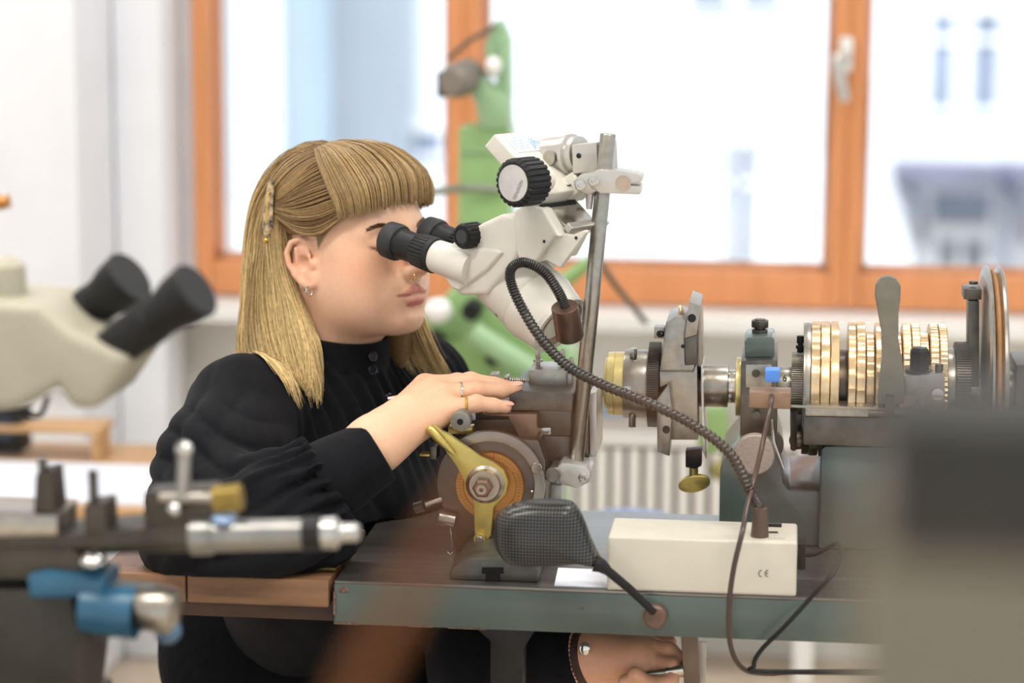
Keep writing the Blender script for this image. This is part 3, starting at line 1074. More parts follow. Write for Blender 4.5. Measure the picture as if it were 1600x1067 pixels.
# crank
cy = ry - 0.016
hub = P(758, 757, cy)
MB().lathe(hub + V((0, .016, 0)), (0, -1, 0), [(0, 34 * sy), (.006, 34 * sy), (.007, 31 * sy), (.016, 31 * sy), (.018, 26 * sy), (.022, 24 * sy)], 56).build('crank_hub', M_STEEL, rest, sharp=25)
M_CRANK = mat('lacquered_brass', '#d0bf6c', 0.32, 0.7, var=0.06, scale=40, coat=0.3)
cr = [(290, 382), (305, 366), (330, 366), (360, 395), (385, 406), (520, 500), (575, 525), (620, 560), (640, 610), (632, 660), (600, 700), (578, 720), (566, 840), (545, 870), (510, 868), (497, 845), (492, 700), (468, 640), (420, 545), (345, 440)]
CRK = MB().prism([P(560 + x * .3656, 530 + y * .3656, cy) for x, y in cr], (0, .007, 0)).build('crank_arm', M_CRANK, rest, bevel=0.0018)
hp = P(754, 762, cy - .008)
MB().lathe(hp + V((0, .012, 0)), (0, -1, 0), [(0, 21 * sy), (.008, 21 * sy), (.010, 19 * sy)], 40).build('crank_boss', M_CRANK, CRK)
MB().lathe(hp + V((0, .006, 0)), (0, -1, 0), [(0, 16 * sy), (.010, 16 * sy), (.012, 13 * sy)], 6).build('hex_nut', mat('brown_steel_nut', '#8d7766', 0.35, 0.9), CRK, bevel=0.0006)
MB().pipe(hp + V((0, -.0095, 0)), (0, 1, 0), .004, 8 * sy, 3.5 * sy, 24).build('spindle_end', M_STEEL, CRK)
e = P(750, 841, cy - .002)
MB().lathe(e + V((0, .008, 0)), (0, -1, 0), [(0, 10 * sy), (.010, 10.5 * sy), (.012, 9 * sy)], 28).build('pin_boss', M_BRASS, CRK)
MB().lathe(e, (0, -1, 0), [(0, 6 * sy), (.006, 6 * sy), (.007, 4.5 * sy)], 24).build('crank_pin', M_STEEL, CRK)
e0, e1 = P(674, 672, cy - .006), P(700, 700, cy - .006)
MB().tube(spline([e0 + V((-.003, 0, .003)), e0, (e0 + e1) / 2, e1, e1 + (e1 - e0) * .4], 16), [4 * sy + 4 * sy * math.sin(PI * min(1, i / 12)) ** .6 if i < 13 else 5 * sy * (1 - (i - 12) / 5) + .0003 for i in range(17)], 14).build('finger_latch', M_BRASS, CRK)
# knurled roller, small pin, screws
c = P(719, 659, ry - .012)
MB().lathe(c, (0, 1, 0), [(0, 13 * sy), (.0012, 16 * sy), (.018, 16 * sy), (.03, 10 * sy)], 40).build('grey_roller', mat('grey_roller', '#83807b', 0.5, 0.5), rest)
MB().cyl(c + V((0, -.0008, 0)), c + V((0, .001, 0)), 5 * sy, n=20).build('roller_hole', MATS['slot_black'], rest)
MB().span(P(700, 678, ry + .02), P(742, 662, ry + .04)).build('brass_block', M_BRASS, rest, bevel=0.0008)
MB().span(P(655, 713, ry + .02), P(684, 705, ry + .035)).build('brass_block', M_BRASS, rest, bevel=0.0008)
MB().span(P(671, 718, ry + .015), P(688, 690, ry + .04)).build('guide_block', M_STEEL_D, rest, bevel=0.0008)
c = P(838, 732, ry - .004)
MB().lathe(c, (0, 1, 0), [(0, 8 * sy), (.001, 9.3 * sy), (.008, 9.3 * sy)], 28).build('stop_pin', M_STEEL_B, rest)
c = P(831, 768, ry)
MB().ball(c, 3 * sy, 12, 8).build('stop_pin', M_STEEL_B, rest)
b = MB().cyl(P(664, 789, ry), P(690, 780, ry + .005), 6 * sy)
b.build('screw_rod', M_STEEL, rest)
MB().gear(P(648, 794, ry), V(P(664, 789, ry)) - V(P(648, 794, ry)), 15 * sy, 9.5 * sy, 24, .8 * sy).build('knurled_screw', M_STEEL_D, rest)
b = MB().cyl(P(686, 808, ry - .004), P(712, 814, ry - .004), 12 * sy)
b.build('lower_post', M_STEEL, rest, bevel=0.001)
b = MB().tube([P(703, 818, ry - .004), P(706, 845, ry - .006), P(708, 862, ry - .006), P(704, 866, ry - .006), P(699, 862, ry - .006)], 1.2 * sy, 8)
b.build('hook_wire', M_CHROME, rest)
MB().cyl(P(607, 624, -.09), P(660, 615, -.09), 5 * sy).build('handle_spindle', M_STEEL_B, rest)
c = P(842, 790, -.12)
rp([(815, 620), (868, 625), (866, 690), (812, 700)], -.10, .05, 'back_block', M_SILVERP, 0.0008)
# white paper and stray wire on the table
ca, cb = PZ(868, 915, TZ + .0006), PZ(946, 890, TZ + .0006)
pap = MB()
v4 = [PZ(866, 916, TZ), PZ(960, 919, TZ), PZ(962, 892, TZ), PZ(872, 888, TZ)]
pap.prism(v4, (0, 0, .0008))
tag(pap.build('paper_sheet', mat('white_paper', '#e8ecf6', 0.8, var=0.01)), 'small white paper lying on the metal table beside the light box', 'paper')
# ------------------------------------------------------------------ stereo microscope on its slanting pole
SY = R(-32.5)
SF = Frame(P(760, 420, -0.065), SY)
sm = S(-0.01)
base_pt = P(905, 735, -0.125)
scope = thing('stereo_microscope', 'ivory stereo microscope with black eyepieces that the woman looks into', 'microscope', P(780, 520, -0.01))


def q2(x, y, v=0.0, s=0.3467, ox=580, oy=190):
    return SF.px(ox + x * s, oy + y * s, v)


def sprism(pts, v0, v1, name, m, parent=scope, bevel=0.002, segs=3):
    return MB().prism([q2(x, y, v0) for x, y in pts], SF.v * (v1 - v0)).build(name, m, parent, bevel=bevel, segs=segs)


# prism housing (binocular head)
HV = 0.052
head = sprism([(322, 600), (345, 560), (420, 500), (500, 455), (580, 418), (640, 424), (668, 500), (668, 590), (640, 640), (520, 780), (400, 786), (318, 700)], -0.036, 0.05, 'prism_housing', M_IVORY, bevel=0.006, segs=4)
sprism([(310, 680), (330, 600), (400, 560), (560, 575), (590, 590), (520, 670), (390, 765), (360, 752)], -0.0395, -0.03, 'side_cover', M_IVORY, head, bevel=0.0035)
# round sticker
cst = q2(374, 652, -0.0400)
def sdisc(c, r, t, m, name, parent, n=40):
    return MB().lathe(c, -SF.v, [(0, r), (t, r)], n).build(name, m, parent)
st = sdisc(cst, 55 * .3467 * sm, 0.0003, mat('sticker_white', '#f1efe6', 0.5, var=0.01), 'round_sticker', scope)
for k in range(24):
    a = 2 * PI * k / 24
    cc_ = cst + (SF.u * math.cos(a) + SF.w * math.sin(a)) * (48 * .3467 * sm)
    if k == 0:
        dots = MB()
    dots.lathe(cc_ - SF.v * .0003, -SF.v, [(0, .0006), (.0002, .0006)], 8)
dots.build('sticker_dots', mat('sticker_grey', '#b7b7a8', 0.6), st)
lines = MB()
for k in range(7):
    z = (k - 3) * .0026
    cc_ = cst + SF.w * z - SF.v * .0005
    hw = math.sqrt(max(0, .0088 ** 2 - z * z)) * .95
    d = (SF.u * .8 + SF.w * .6)
    e = (SF.w * .8 - SF.u * .6)
    cc_ = cst + e * z - SF.v * .0005
    lines.add([cc_ - d * hw - e * .0006, cc_ + d * hw - e * .0006, cc_ + d * hw + e * .0006, cc_ - d * hw + e * .0006], [(0, 1, 2, 3)])
lines.build('sticker_print', mat('sticker_blue', '#7fb3cf', 0.6), st)
# eyepieces, near then far, same axis direction
e_ax = (q2(300, 605, -.031) - q2(100, 535, -.031)).normalized()
def eyepiece(p, vis=True):
    """p = front centre of eyecup, axis e_ax into the tube"""
    k = 0.3467 * sm / .809
    t = MB().lathe(p, e_ax, [(0, .0135), (.0003, .0165), (.0025, .0188), (.012, .0192), (.016, .0190), (.0185, .0178), (.0192, .0160)], 40, cap0=False)
    cup = t.build('eyecup', mat('black_rubber', '#26272a', 0.6, var=0.05), scope)
    MB().lathe(p + e_ax * .004, e_ax, [(0, .0138), (.001, .0138)], 32).build('eye_lens', mat('lens_glass_dark', '#10141c', 0.05), cup)
    b_ = MB().lathe(p + e_ax * .0185, e_ax, [(0, .0158), (.022, .0150), (.0235, .0152)], 40)
    b_.build('eyepiece_barrel', M_BLACKP, scope)

    def rf(k, n):
        return 1.0 if k % 4 < 3 else 0.955
    MB().lathe(p + e_ax * .041, e_ax, [(0, .0155), (.002, .0172), (.020, .0182), (.021, .0170)], 112, rf=rf).build('dioptre_ring', M_BLACKP, scope)
    MB().lathe(p + e_ax * .061, e_ax, [(0, .0180), (.006, .0182), (.007, .0165)], 48).build('ring_collar', M_BLACKP, scope)
    MB().lathe(p + e_ax * .067, e_ax, [(0, .0165), (.05, .0182)], 48).build('eyepiece_tube', M_IVORY, scope)
near_p = q2(72, 528, -.031)
far_p = near_p + SF.v * 0.060
eyepiece(near_p)
eyepiece(far_p)
# interpupillary knob
def knob(c, r, L, name, m, ribs, parent, cap=None, capr=0.8):
    def rf(k, n):
        return 1.0 if k % 6 < 4 else 0.94
    o = MB().lathe(c, SF.v, [(0, r * .86), (.0015, r * .94), (.003, r), (L, r)], ribs * 6, rf=rf).build(name, m, parent, sharp=30)
    if cap:
        MB().lathe(c - SF.v * .0006, SF.v, [(0, r * capr), (.003, r * capr)], 48).build('knob_cap', cap, o)
    return o
kn = knob(q2(408, 518, -.05), 57 * .3467 * sm, .022, 'zoom_knob', M_BLACKP, 16, scope, cap=mat('black_gloss', '#2b2c2e', 0.3), capr=.55)
MB().pipe(q2(408, 518, -.05) - SF.v * .0008, SF.v, .002, 42 * .3467 * sm, 36 * .3467 * sm, 40).build('knob_ring', M_BLACKP, kn)
# objective barrel
o_ax = (q2(800, 872, 0) - q2(590, 672, 0)).normalized()
oc = q2(585, 668, 0.004)
kk = 0.3467 * sm
MB().lathe(oc, o_ax, [(-.01, .034), (.006, .0365), (.008, .0365), (.0085, .0355), (.010, .0355), (.0105, .0368), (.045, .0372), (.050, .036), (.0505, .0385), (.062, .0385), (.066, .037), (.085, .0335)], 64, cap0=True).build('objective_barrel', M_IVORY, scope, sharp=25)
MB().pipe(oc + o_ax * .084, o_ax, .006, .0335, .0285, 56).build('objective_ring', mat('pale_grey_ring', '#cdc9bf', 0.4), scope)
MB().pipe(oc + o_ax * .080, o_ax, .0085, .0285, .021, 48).build('lens_retainer', mat('bronze_retainer', '#a8927a', 0.35, 0.7), scope)
MB().lathe(oc + o_ax * .082, o_ax, [(0, .0212), (.002, .0212)], 40).build('objective_lens', mat('lens_coated', '#8b8378', 0.06, 0.0), scope)
_, xx_, yy_ = perp(o_ax)
for k in range(4):
    a = PI / 4 + k * PI / 2
    MB().ball(oc + o_ax * .0885 + (xx_ * math.cos(a) + yy_ * math.sin(a)) * .025, .0022, 10, 6).build('retainer_screw', M_STEEL, scope)
c = oc + o_ax * .055 - SF.v * .02 - SF.w * .032
MB().ball(q2(580, 860, -.02), .005, 14, 8).build('locking_screw', M_STEEL, scope)
# carrier arm
sprism([(640, 400), (700, 372), (770, 392), (850, 520), (820, 520), (775, 580), (745, 632), (668, 640), (645, 560)], -0.040, -0.024, 'carrier_arm', M_IVORY, bevel=0.004)
sprism([(820, 515), (870, 505), (905, 512), (962, 488), (968, 500), (850, 660), (790, 625), (745, 635), (780, 580)], -0.034, -0.028, 'carrier_cheek', M_IVORY, bevel=0.002)
sprism([(820, 515), (870, 505), (905, 512), (962, 488), (968, 500), (850, 660), (790, 625), (745, 635), (780, 580)], 0.022, 0.028, 'carrier_cheek', M_IVORY, bevel=0.002)
for (x, y) in ((780, 540), (924, 524)):
    sdisc(q2(x, y, -.0402 if x < 800 else -.0345), 7 * kk, .0006, M_BLACKP, 'bolt_hole', scope, 16)
# focus block (long box lying along the focus axis)
fb = sprism([(507, 112), (555, 54), (800, 325), (752, 385)], -0.030, 0.042, 'focus_block', M_IVORY, bevel=0.0025)
# its top face carries the maker's sticker
t0, t1 = q2(555, 54, -.030), q2(800, 325, -.030)
fx = (t1 - t0).normalized()
nrm_ = SF.v.cross(fx)
if nrm_.z < 0:
    nrm_ = -nrm_
ctr = t0 + fx * .018 + SF.v * .036 + nrm_ * .0004
lab = MB()
hx, hv = .011, .027
lab.prism([ctr - fx * hx - SF.v * hv, ctr + fx * hx - SF.v * hv, ctr + fx * hx + SF.v * hv, ctr - fx * hx + SF.v * hv], nrm_ * .0003)
lb_ = lab.build('maker_sticker', mat('sticker_pale', '#f4f4f2', 0.4, var=0.01), fb)
tx = text_mb('jhu', 0.017, ctr + nrm_ * .0005 + SF.v * .012, SF.v, -fx, 0.0002)
tx.build('sticker_lettering', mat('sticker_cyan', '#4aa3dc', 0.5), lb_)
ln = MB()
for k in range(5):
    c_ = ctr + nrm_ * .0006 - SF.v * .011 + fx * (-.008 + .0035 * k)
    ln.add([c_ - SF.v * .014 - fx * .0003, c_ + SF.v * .010 - fx * .0003, c_ + SF.v * .010 + fx * .0003, c_ - SF.v * .014 + fx * .0003], [(0, 1, 2, 3)])
ln.build('sticker_lines', MATS['sticker_blue'], lb_)
# focus knob
kc = q2(640, 277, -.078)
fk = knob(kc, 104 * kk, .029, 'focus_knob', M_BLACKP, 24, scope, cap=mat('knob_cap_grey', '#c3c2c0', 0.45), capr=.74)
text_mb('TENSION', 0.0052, kc - SF.v * .0012 + SF.u * .007 - SF.w * .006, (SF.u * .45 + SF.w * .9), (-SF.u * .9 + SF.w * .45), 0.0002).build('knob_lettering', mat('knob_print', '#77777a', 0.6), fk)
MB().cyl(kc + SF.v * .028, kc + SF.v * .05, .012).build('knob_shaft', M_IVORY, fk)
# dovetail slide plate in bright steel on top of the arm
sprism([(646, 425), (700, 402), (738, 412), (790, 545), (745, 632), (672, 636), (650, 560)], -0.024, 0.042, 'carrier_core', M_IVORY, bevel=0.003)
sprism([(752, 392), (780, 360), (888, 480), (852, 522)], -0.0235, 0.024, 'rack_slide', M_STEEL_B, bevel=0.0008)
sprism([(776, 366), (788, 350), (858, 430), (848, 444)], -0.008, 0.020, 'rack_rail', M_CHROME, bevel=0.0008)
es_ = sprism([(866, 478), (884, 455), (906, 480), (886, 504)], -0.030, 0.030, 'end_stop', M_SILVERP, bevel=0.001)
for vv__ in (-.018, .014):
    c_s = q2(878, 461, -.03) + SF.v * (vv__ + .03) + fx * .004 + nrm_ * .0004
    MB().lathe(c_s, nrm_, [(0, .0028), (.0008, .0028)], 16).build('cap_screw', M_STEEL_D, es_)
sprism([(740, 388), (765, 372), (775, 388), (760, 396)], -.034, .02, 'black_gasket', M_BLACKP, bevel=0.0005)
# bracket with engraved plate towards the joint
sprism([(790, 300), (905, 225), (960, 300), (890, 355), (830, 330)], 0.01, 0.05, 'joint_bracket', M_IVORY, bevel=0.002)
pl = sprism([(828, 305), (842, 288), (892, 284), (878, 302)], .006, .0098, 'rating_plate', mat('plate_grey', '#6c6a66', 0.4, 0.5), bevel=0)
# ball joint and block
jv = 0.03
j0, j1 = q2(800, 160, jv), q2(898, 152, jv)
jd = (j1 - j0).normalized()
MB().lathe(j0, jd, [(-.014, .008), (-.011, .0145), (-.004, .0185), (.004, .0195), (.026, .0195), (.027, .021), (.031, .021), (.032, .018), (.04, .018)], 48).build('ball_joint', M_SILVERP, scope, sharp=30)
sdisc(q2(806, 163, jv - .021), 32 * kk, .002, M_STEEL, 'joint_screw', scope, 40)
jb = sprism([(903, 104), (1012, 92), (1018, 225), (908, 236)], jv - .02, jv + .014, 'clamp_block', M_SILVERP, bevel=0.001)
sdisc(q2(935, 154, jv - .0205), 11 * kk, .0006, M_BLACKP, 'threaded_hole', jb, 20)
MB().cyl(q2(830, 205, jv + .002), q2(830, 250, jv + .002), .011).build('joint_neck', M_SILVERP, scope)
sprism([(905, 235), (960, 232), (975, 330), (890, 358)], jv + .0, jv + .02, 'black_strap', M_BLACKP, bevel=0.001)

# ---- pole and its two clamps
stand = thing('microscope_stand', 'slanting round steel pole with two silver clamps holding the microscope', 'stand', base_pt)
py_ = -0.125
top, bot = P(950, 209, py_ + .0), P(899, 732, py_)
rp_ = 12.3 * S(py_)
MB().lathe(bot, top - bot, [(0, rp_ * .9), (.001, rp_), ((top - bot).length - .001, rp_), ((top - bot).length, rp_ * .92)], 40).build('pole', M_STEEL, stand)
def pq(x, y, Y, s=0.1875, ox=760, oy=200):
    return P(ox + x * s, oy + y * s, Y)
UC = MB().prism([pq(x, y, py_ - .018) for x, y in ((860, 400), (920, 350), (1060, 355), (1240, 380), (1295, 395), (1290, 455), (1200, 460), (1200, 480), (1285, 485), (1280, 555), (1140, 550), (950, 545), (870, 500))], (0, .036, 0)).build('upper_clamp', M_SILVERP, stand, bevel=0.0016)
MB().lathe(pq(1140, 460, py_ - .0184), (0, -1, 0), [(0, 62 * .1875 * sm), (.0006, 62 * .1875 * sm)], 40).build('clamp_rod_end', mat('clamp_beige', '#b7a696', 0.45, 0.6), UC)
b = MB()
for (x, y) in ((778, 475), (890, 440)):
    c = pq(x, y, py_ - .02)
    b.lathe(c + V((0, .004, 0)), (0, -1, 0), [(0, 48 * .1875 * sm), (.004, 48 * .1875 * sm)], 6)
    b.pipe(c, (0, -1, 0), .003, 32 * .1875 * sm, 16 * .1875 * sm, 24)
b.build('clamp_nuts', M_STEEL_B, UC, bevel=0.0004)
MB().prism([pq(x, y, py_ - .015) for x, y in ((720, 450), (780, 395), (900, 370), (960, 430), (930, 520), (860, 560), (760, 530))], (0, .03, 0)).build('clamp_link', M_SILVERP, stand, bevel=0.002)
c0_, c1_ = pq(862, 545, py_), pq(855, 675, py_)
MB().cyl(c0_, c1_, 34 * .1875 * sm, 24 * .1875 * sm).build('clamp_handle', M_SILVERP, stand)
MB().cyl(pq(800, 470, py_ + .01), SF.px(935, 285, jv), .008).build('link_rod', M_STEEL_D, stand)
# lower clamp on the slide rest
def pr(x, y, Y):
    return P(560 + x * .3656, 530 + y * .3656, Y)
LC = MB().prism([pr(x, y, -.15) for x, y in ((868, 528), (905, 530), (975, 548), (992, 565), (990, 610), (935, 638), (862, 620), (850, 600), (850, 545))], (0, .045, 0)).build('lower_clamp', M_SILVERP, stand, bevel=0.002)
MB().lathe(pr(830, 580, -.155), (0, 1, 0), [(0, 30 * .3656 * sm), (.001, 33 * .3656 * sm), (.03, 33 * .3656 * sm)], 36).build('clamp_rod_end', M_STEEL, LC)
b = MB()
c = pr(960, 592, -.152)
b.lathe(c + V((0, .004, 0)), (0, -1, 0), [(0, 22 * .3656 * sm), (.004, 22 * .3656 * sm)], 6)
b.pipe(c, (0, -1, 0), .002, 15 * .3656 * sm, 8 * .3656 * sm, 20)
b.build('clamp_nut', M_STEEL_B, LC, bevel=0.0004)
MB().span(pr(790, 545, -.14), pr(905, 518, -.11)).build('clamp_bar', M_STEEL, stand, bevel=0.001)

# ------------------------------------------------------------------ gooseneck light with its power box
ill = thing('gooseneck_light', 'ivory power box with black ribbed gooseneck lamp', 'lamp', V((P(1095, 930, TY).x, TY + .03, TZ)))
bx0, bx1 = P(948, 880, TY).x, P(1252, 880, TY).x
bz1 = P(1100, 842, TY).z
bz0 = TZ + .001
D_ = 0.075
M_BOX = mat('ivory_box', '#cec9ba', 0.45, var=0.015)
hs_ = MB().prism([V((bx0, TY - .002, bz0)), V((bx1 - .004, TY - .002, bz0)), V((bx1 - .004, TY - .002, bz1)), V((bx0 + .001, TY - .002, bz1))], (0, D_, 0))
box = hs_.build('power_box', M_BOX, ill, bevel=0.003, segs=3)
# CE mark
ce = MB()
kx = S(TY)
for cx_, e_ in ((1191, False), (1201, True)):
    c = P(cx_, 896, TY - .0026)
    ro, ri = 6.2 * kx, 4.9 * kx
    rg = []
    for k in range(13):
        a = R(95 + 170 * k / 12)
        d = V((math.cos(a), 0, math.sin(a)))
        rg.append([c + d * ri, c + d * ro])
    for k in range(12):
        ce.add([rg[k][0], rg[k][1], rg[k + 1][1], rg[k + 1][0]], [(0, 1, 2, 3)])
    if e_:
        ce.add([c + V((-6 * kx, 0, .6 * kx)), c + V((-6 * kx, 0, -.6 * kx)), c + V((-.6 * kx, 0, -.6 * kx)), c + V((-.6 * kx, 0, .6 * kx))], [(0, 1, 2, 3)])
ce.build('conformity_mark', mat('print_grey', '#55534c', 0.6), box)
# switch and vents
s0 = PZ(1203, 832, bz1)
MB().box(s0 + V((0, 0, .0003)), (.015, .004, .001)).build('socket_slot', M_BLACKP, box)
s1 = PZ(1198, 822, bz1)
MB().box(s1 + V((.004, 0, .001)), (.02, .006, .003)).build('rocker_switch', M_BLACKP, box, bevel=0.0006)
vt = MB()
for k in range(9):
    p = PZ(1201 + k * 3, 842 - (k % 2), bz1)
    vt.box(p + V((0, 0, .0001)), (.0006, .004, .0004))
vt.build('vent_slots', MATS['print_grey'], box)
MB().span(V((bx1 - .004, TY + .02, bz0 + .02)), V((bx1 + .004, TY + .05, bz0 + .045))).build('side_socket', M_BLACKP, box, bevel=0.001)
for x in (bx0 + .02, bx1 - .02):
    MB().cyl(V((x, TY + .03, TZ)), V((x, TY + .03, bz0 + .001)), .006).build('rubber_foot', M_BLACKP, box)
# gooseneck, ribbed
ex = PZ(1187, 838, bz1)
path = spline([ex, ex + V((0, 0, .022)), P(1172, 768, -.245), P(1140, 708, -.24), P(1080, 662, -.235), P(1010, 628, -.225), P(940, 600, -.215), P(885, 570, -.205), P(845, 528, -.205), P(815, 480, -.205), P(798, 440, -.205), P(800, 418, -.203), P(820, 410, -.2), P(850, 425, -.195), P(872, 455, -.19), P(884, 482, -.185)], 405)
rr = 8.6 * S(-.2)
MB().tube(path, [rr * (0.80 if k % 3 == 0 else 1.0) for k in range(len(path))], 14).build('gooseneck', mat('gooseneck_metal', '#565452', 0.3, 0.9, var=0.08), ill, sharp=40)
MB().lathe(ex + V((0, 0, -.001)), (0, 0, 1), [(0, .0085), (.028, .0065)], 28).build('neck_socket', mat('brown_rubber', '#5d4a40', 0.5), ill)
hd0 = P(882, 478, -.185)
hd1 = P(891, 527, -.17)
ha = (hd1 - hd0).normalized()
Lh = (hd1 - hd0).length
MB().lathe(hd0, ha, [(0, .0075), (.0005, .0125), (.001, .013), (Lh - .0015, .0135), (Lh, .0125)], 36).build('lamp_head', mat('brown_anodised', '#6d564a', 0.35, 0.6, var=0.05), ill)
# grey power cable behind the box
cab = MB().tube(spline([V((bx1 + .002, TY + .035, bz0 + .03)), P(1275, 865, -.23), P(1310, 850, -.24), P(1305, 890, -.31), P(1270, 930, -.315), P(1225, 980, -.315), P(1190, 1015, -.30), P(1178, 1040, -.29), P(1200, 1049, -.28), P(1490, 1050, -.27), P(1630, 1070, -.2), P(1680, 1180, -.12), V((P(1690, 1180, -.1).x, -.1, .004))], 120), .0022, 8)
cab.build('power_cable', M_BLACKP, ill)

# ------------------------------------------------------------------ carbon patterned mirror on a stalk
mir = thing('stalk_mirror', 'carbon patterned mirror shell on a bent black stalk at the table front', 'mirror', P(1022, 962, TY - .03))
my = TY - .04
CAR = carbon_mat()
ol = [(768, 835), (770, 815), (780, 803), (800, 793), (830, 788), (880, 789), (897, 796), (910, 818), (920, 845), (930, 868), (938, 884), (930, 890), (905, 886), (860, 889), (815, 889), (790, 885), (776, 870), (770, 855)]
cen = V((0, 0, 0))
pp = [P(x, y, my) for x, y in ol]
pp = spline(pp + [pp[0]], 72)[:-1]
for p in pp:
    cen += p / len(pp)
rings_ = []
for t, sc_ in ((0.030, .90), (.027, .97), (.020, 1.0), (.010, .985), (.002, .93), (-.004, .82), (-.007, .62), (-.0085, .3), (-.009, .03)):
    rings_.append([V((cen.x + (p.x - cen.x) * sc_, my + t, cen.z + (p.z - cen.z) * sc_)) for p in pp])
MB().rings(rings_).build('mirror_shell', CAR, mir, sharp=60)
rg = [[V((cen.x + (p.x - cen.x) * sc_, my + t, cen.z + (p.z - cen.z) * sc_)) for p in pp] for t, sc_ in ((.0302, .88), (.0306, .86))]
MB().rings(rg).build('mirror_glass', mat('mirror_silver', '#e8eaec', 0.03, 1.0, var=0.0), mir)
MB().tube([P(930, 880, my + .006), P(940, 884, my + .006), P(948, 890, my + .008)], [.008, .0065, .005], 16).build('stalk_collar', M_BLACKP, mir)
MB().tube([P(944, 887, my + .007), P(985, 921, my + .02), P(1022, 957, TY - .012)], [.0045, .004, .0032], 14).build('stalk', M_BLACKM, mir)
MB().lathe(P(1024, 960, TY), (0, -1, 0), [(0, .011), (.009, .011), (.011, .009)], 28).build('magnet_base', mat('brown_enamel', '#6b5041', 0.4), mir)
# ------------------------------------------------------------------ the woman
HYAW = R(-30.5)
near_ear = P(484, 410, 0.0)
HF0 = Frame(near_ear, HYAW, R(-5))
HF = Frame(HF0.at(0, 0.063, 0), HYAW, R(-5))     # origin midway between the ears
woman = thing('person', 'seated woman in a black blouse with fringe looking into the microscope', 'person', V((P(430, 1000, 0.05).x, 0.08, 0.0)))
HM = np.array([HF.u, HF.v, HF.w], dtype=np.float64)
HO = np.array(HF.o)


def h2w(p):
    return np.asarray(p, dtype=np.float64) * .90 @ HM + HO


HS = .90
def f_base(q):
    d = s_ell(q, (-.008, 0, .047), (.096, .071, .078))
    d = smin(d, s_ell(q, (.024, 0, .004), (.060, .056, .080)), .035)
    d = smin(d, s_cap(q, (-.004, .050, -.028), (.066, .009, -.072), .017, .015), .032)       # jaw
    d = smin(d, s_ell(q, (.036, .018, -.050), (.042, .034, .034)), .03)
    d = smin(d, s_ell(q, (.082, 0, -.0725), (.0145, .018, .014)), .022)                      # chin
    d = smin(d, s_ell(q, (.044, .037, -.012), (.029, .024, .030)), .028)                     # cheek
    d = smin(d, s_ell(q, (.046, .032, -.040), (.026, .022, .028)), .03)
    d = smin(d, s_cap(q, (.080, .0, .034), (.064, .042, .034), .012, .010), .02)             # brow
    d = smax(d, -s_ell(q, (.098, .032, .019), (.020, .019, .011)), .014)                     # socket
    d = smin(d, s_ell(q, (.0715, .032, .018), (.0125, .015, .0115)), .006)                   # lids
    d = smin(d, s_cap(q, (.089, 0, .026), (.109, 0, -.008), .0065, .008), .014)              # nose
    d = smin(d, s_ell(q, (.110, 0, -.012), (.0095, .0095, .0085)), .009)
    d = smin(d, s_ell(q, (.0985, .0115, -.0165), (.0095, .0065, .0065)), .006)
    d = smax(d, -s_ell(q, (.1035, .0068, -.0225), (.0045, .0028, .004)), .003)
    d = smin(d, s_ell(q, (.079, 0, -.040), (.017, .029, .021)), .018)                        # muzzle
    return d


def xs_at(y, z):
    xs_ = np.linspace(.125, .03, 400).astype(np.float32)
    q = np.stack([xs_, np.full(400, abs(y), np.float32), np.full(400, z, np.float32)], -1)
    return float(xs_[np.argmax(f_base(q) < 0)])


def onf(y, z, off=0.0):
    return (xs_at(y, z) + off, y, z)


UL = [onf(.0, -.0395, -.0018), onf(.004, -.0380, -.0012), onf(.013, -.0415, -.0018), onf(.0250, -.0432, -.0016)]
LL = [onf(.0, -.0520, -.0030), onf(.010, -.0512, -.0030), onf(.0240, -.0444, -.0018)]
ML = [onf(.0, -.0452, .0055), onf(.012, -.0452, .0035), onf(.0275, -.0432, .0008)]
LID = [onf(.021, .0115, .0008), onf(.034, .0095, .0008), onf(.0495, .0140, .0008)]


def chain(q, P_, rs):
    d = None
    for i in range(len(P_) - 1):
        e = s_cap(q, P_[i], P_[i + 1], rs[i], rs[i + 1])
        d = e if d is None else np.minimum(d, e)
    return d


def f_head(p):
    """p: head-local points"""
    ay = np.abs(p[..., 1])
    q = np.stack([p[..., 0], ay, p[..., 2]], -1)
    d = f_base(q)
    d = smax(d, -chain(q, LID, (.0009, .0011, .0009)), .0025)                                # lid line
    d = smin(d, chain(q, UL, (.0050, .0054, .0046, .0020)), .003)
    d = smin(d, chain(q, LL, (.0070, .0064, .0022)), .003)
    d = smax(d, -chain(q, ML, (.0016, .0014, .0010)), .0025)
    d = smax(d, -s_ell(q, onf(0, -.0605, .003), (.008, .016, .0045)), .008)
    # neck
    d = smin(d, s_cap(q, (-.022, 0, -.020), (-.050, 0, -.200), .052, .059), .035)
    # ears
    ch = [(.008, .066, .012), (.005, .070, .024), (-.006, .076, .031), (-.018, .081, .027), (-.025, .083, .014), (-.024, .082, -.001), (-.017, .079, -.014), (-.009, .076, -.025), (-.002, .073, -.031), (.006, .070, -.028), (.007, .0675, -.018)]
    q = np.stack([(p[..., 0] + .004) / .9 - .004, ay, p[..., 2] / .9], -1)
    e = s_cap(q, ch[0], ch[1], .0033)
    for i in range(1, len(ch) - 1):
        e = np.minimum(e, s_cap(q, ch[i], ch[i + 1], .0036 if i < 6 else .0048))
    e = smin(e, s_ell(q, (-.009, .074, .002), (.016, .0035, .027)), .004)
    e = smin(e, s_cap(q, (-.012, .079, .018), (-.012, .077, -.010), .003), .004)
    e = smin(e, s_ell(q, (.001, .071, -.022), (.009, .0045, .010)), .005)
    e = smin(e, s_ell(q, (.007, .070, -.003), (.004, .0045, .006)), .004)
    e = smax(e, -s_ell(q, (-.003, .079, -.001), (.0075, .008, .011)), .004)
    d = smin(d, e, .005)
    return d


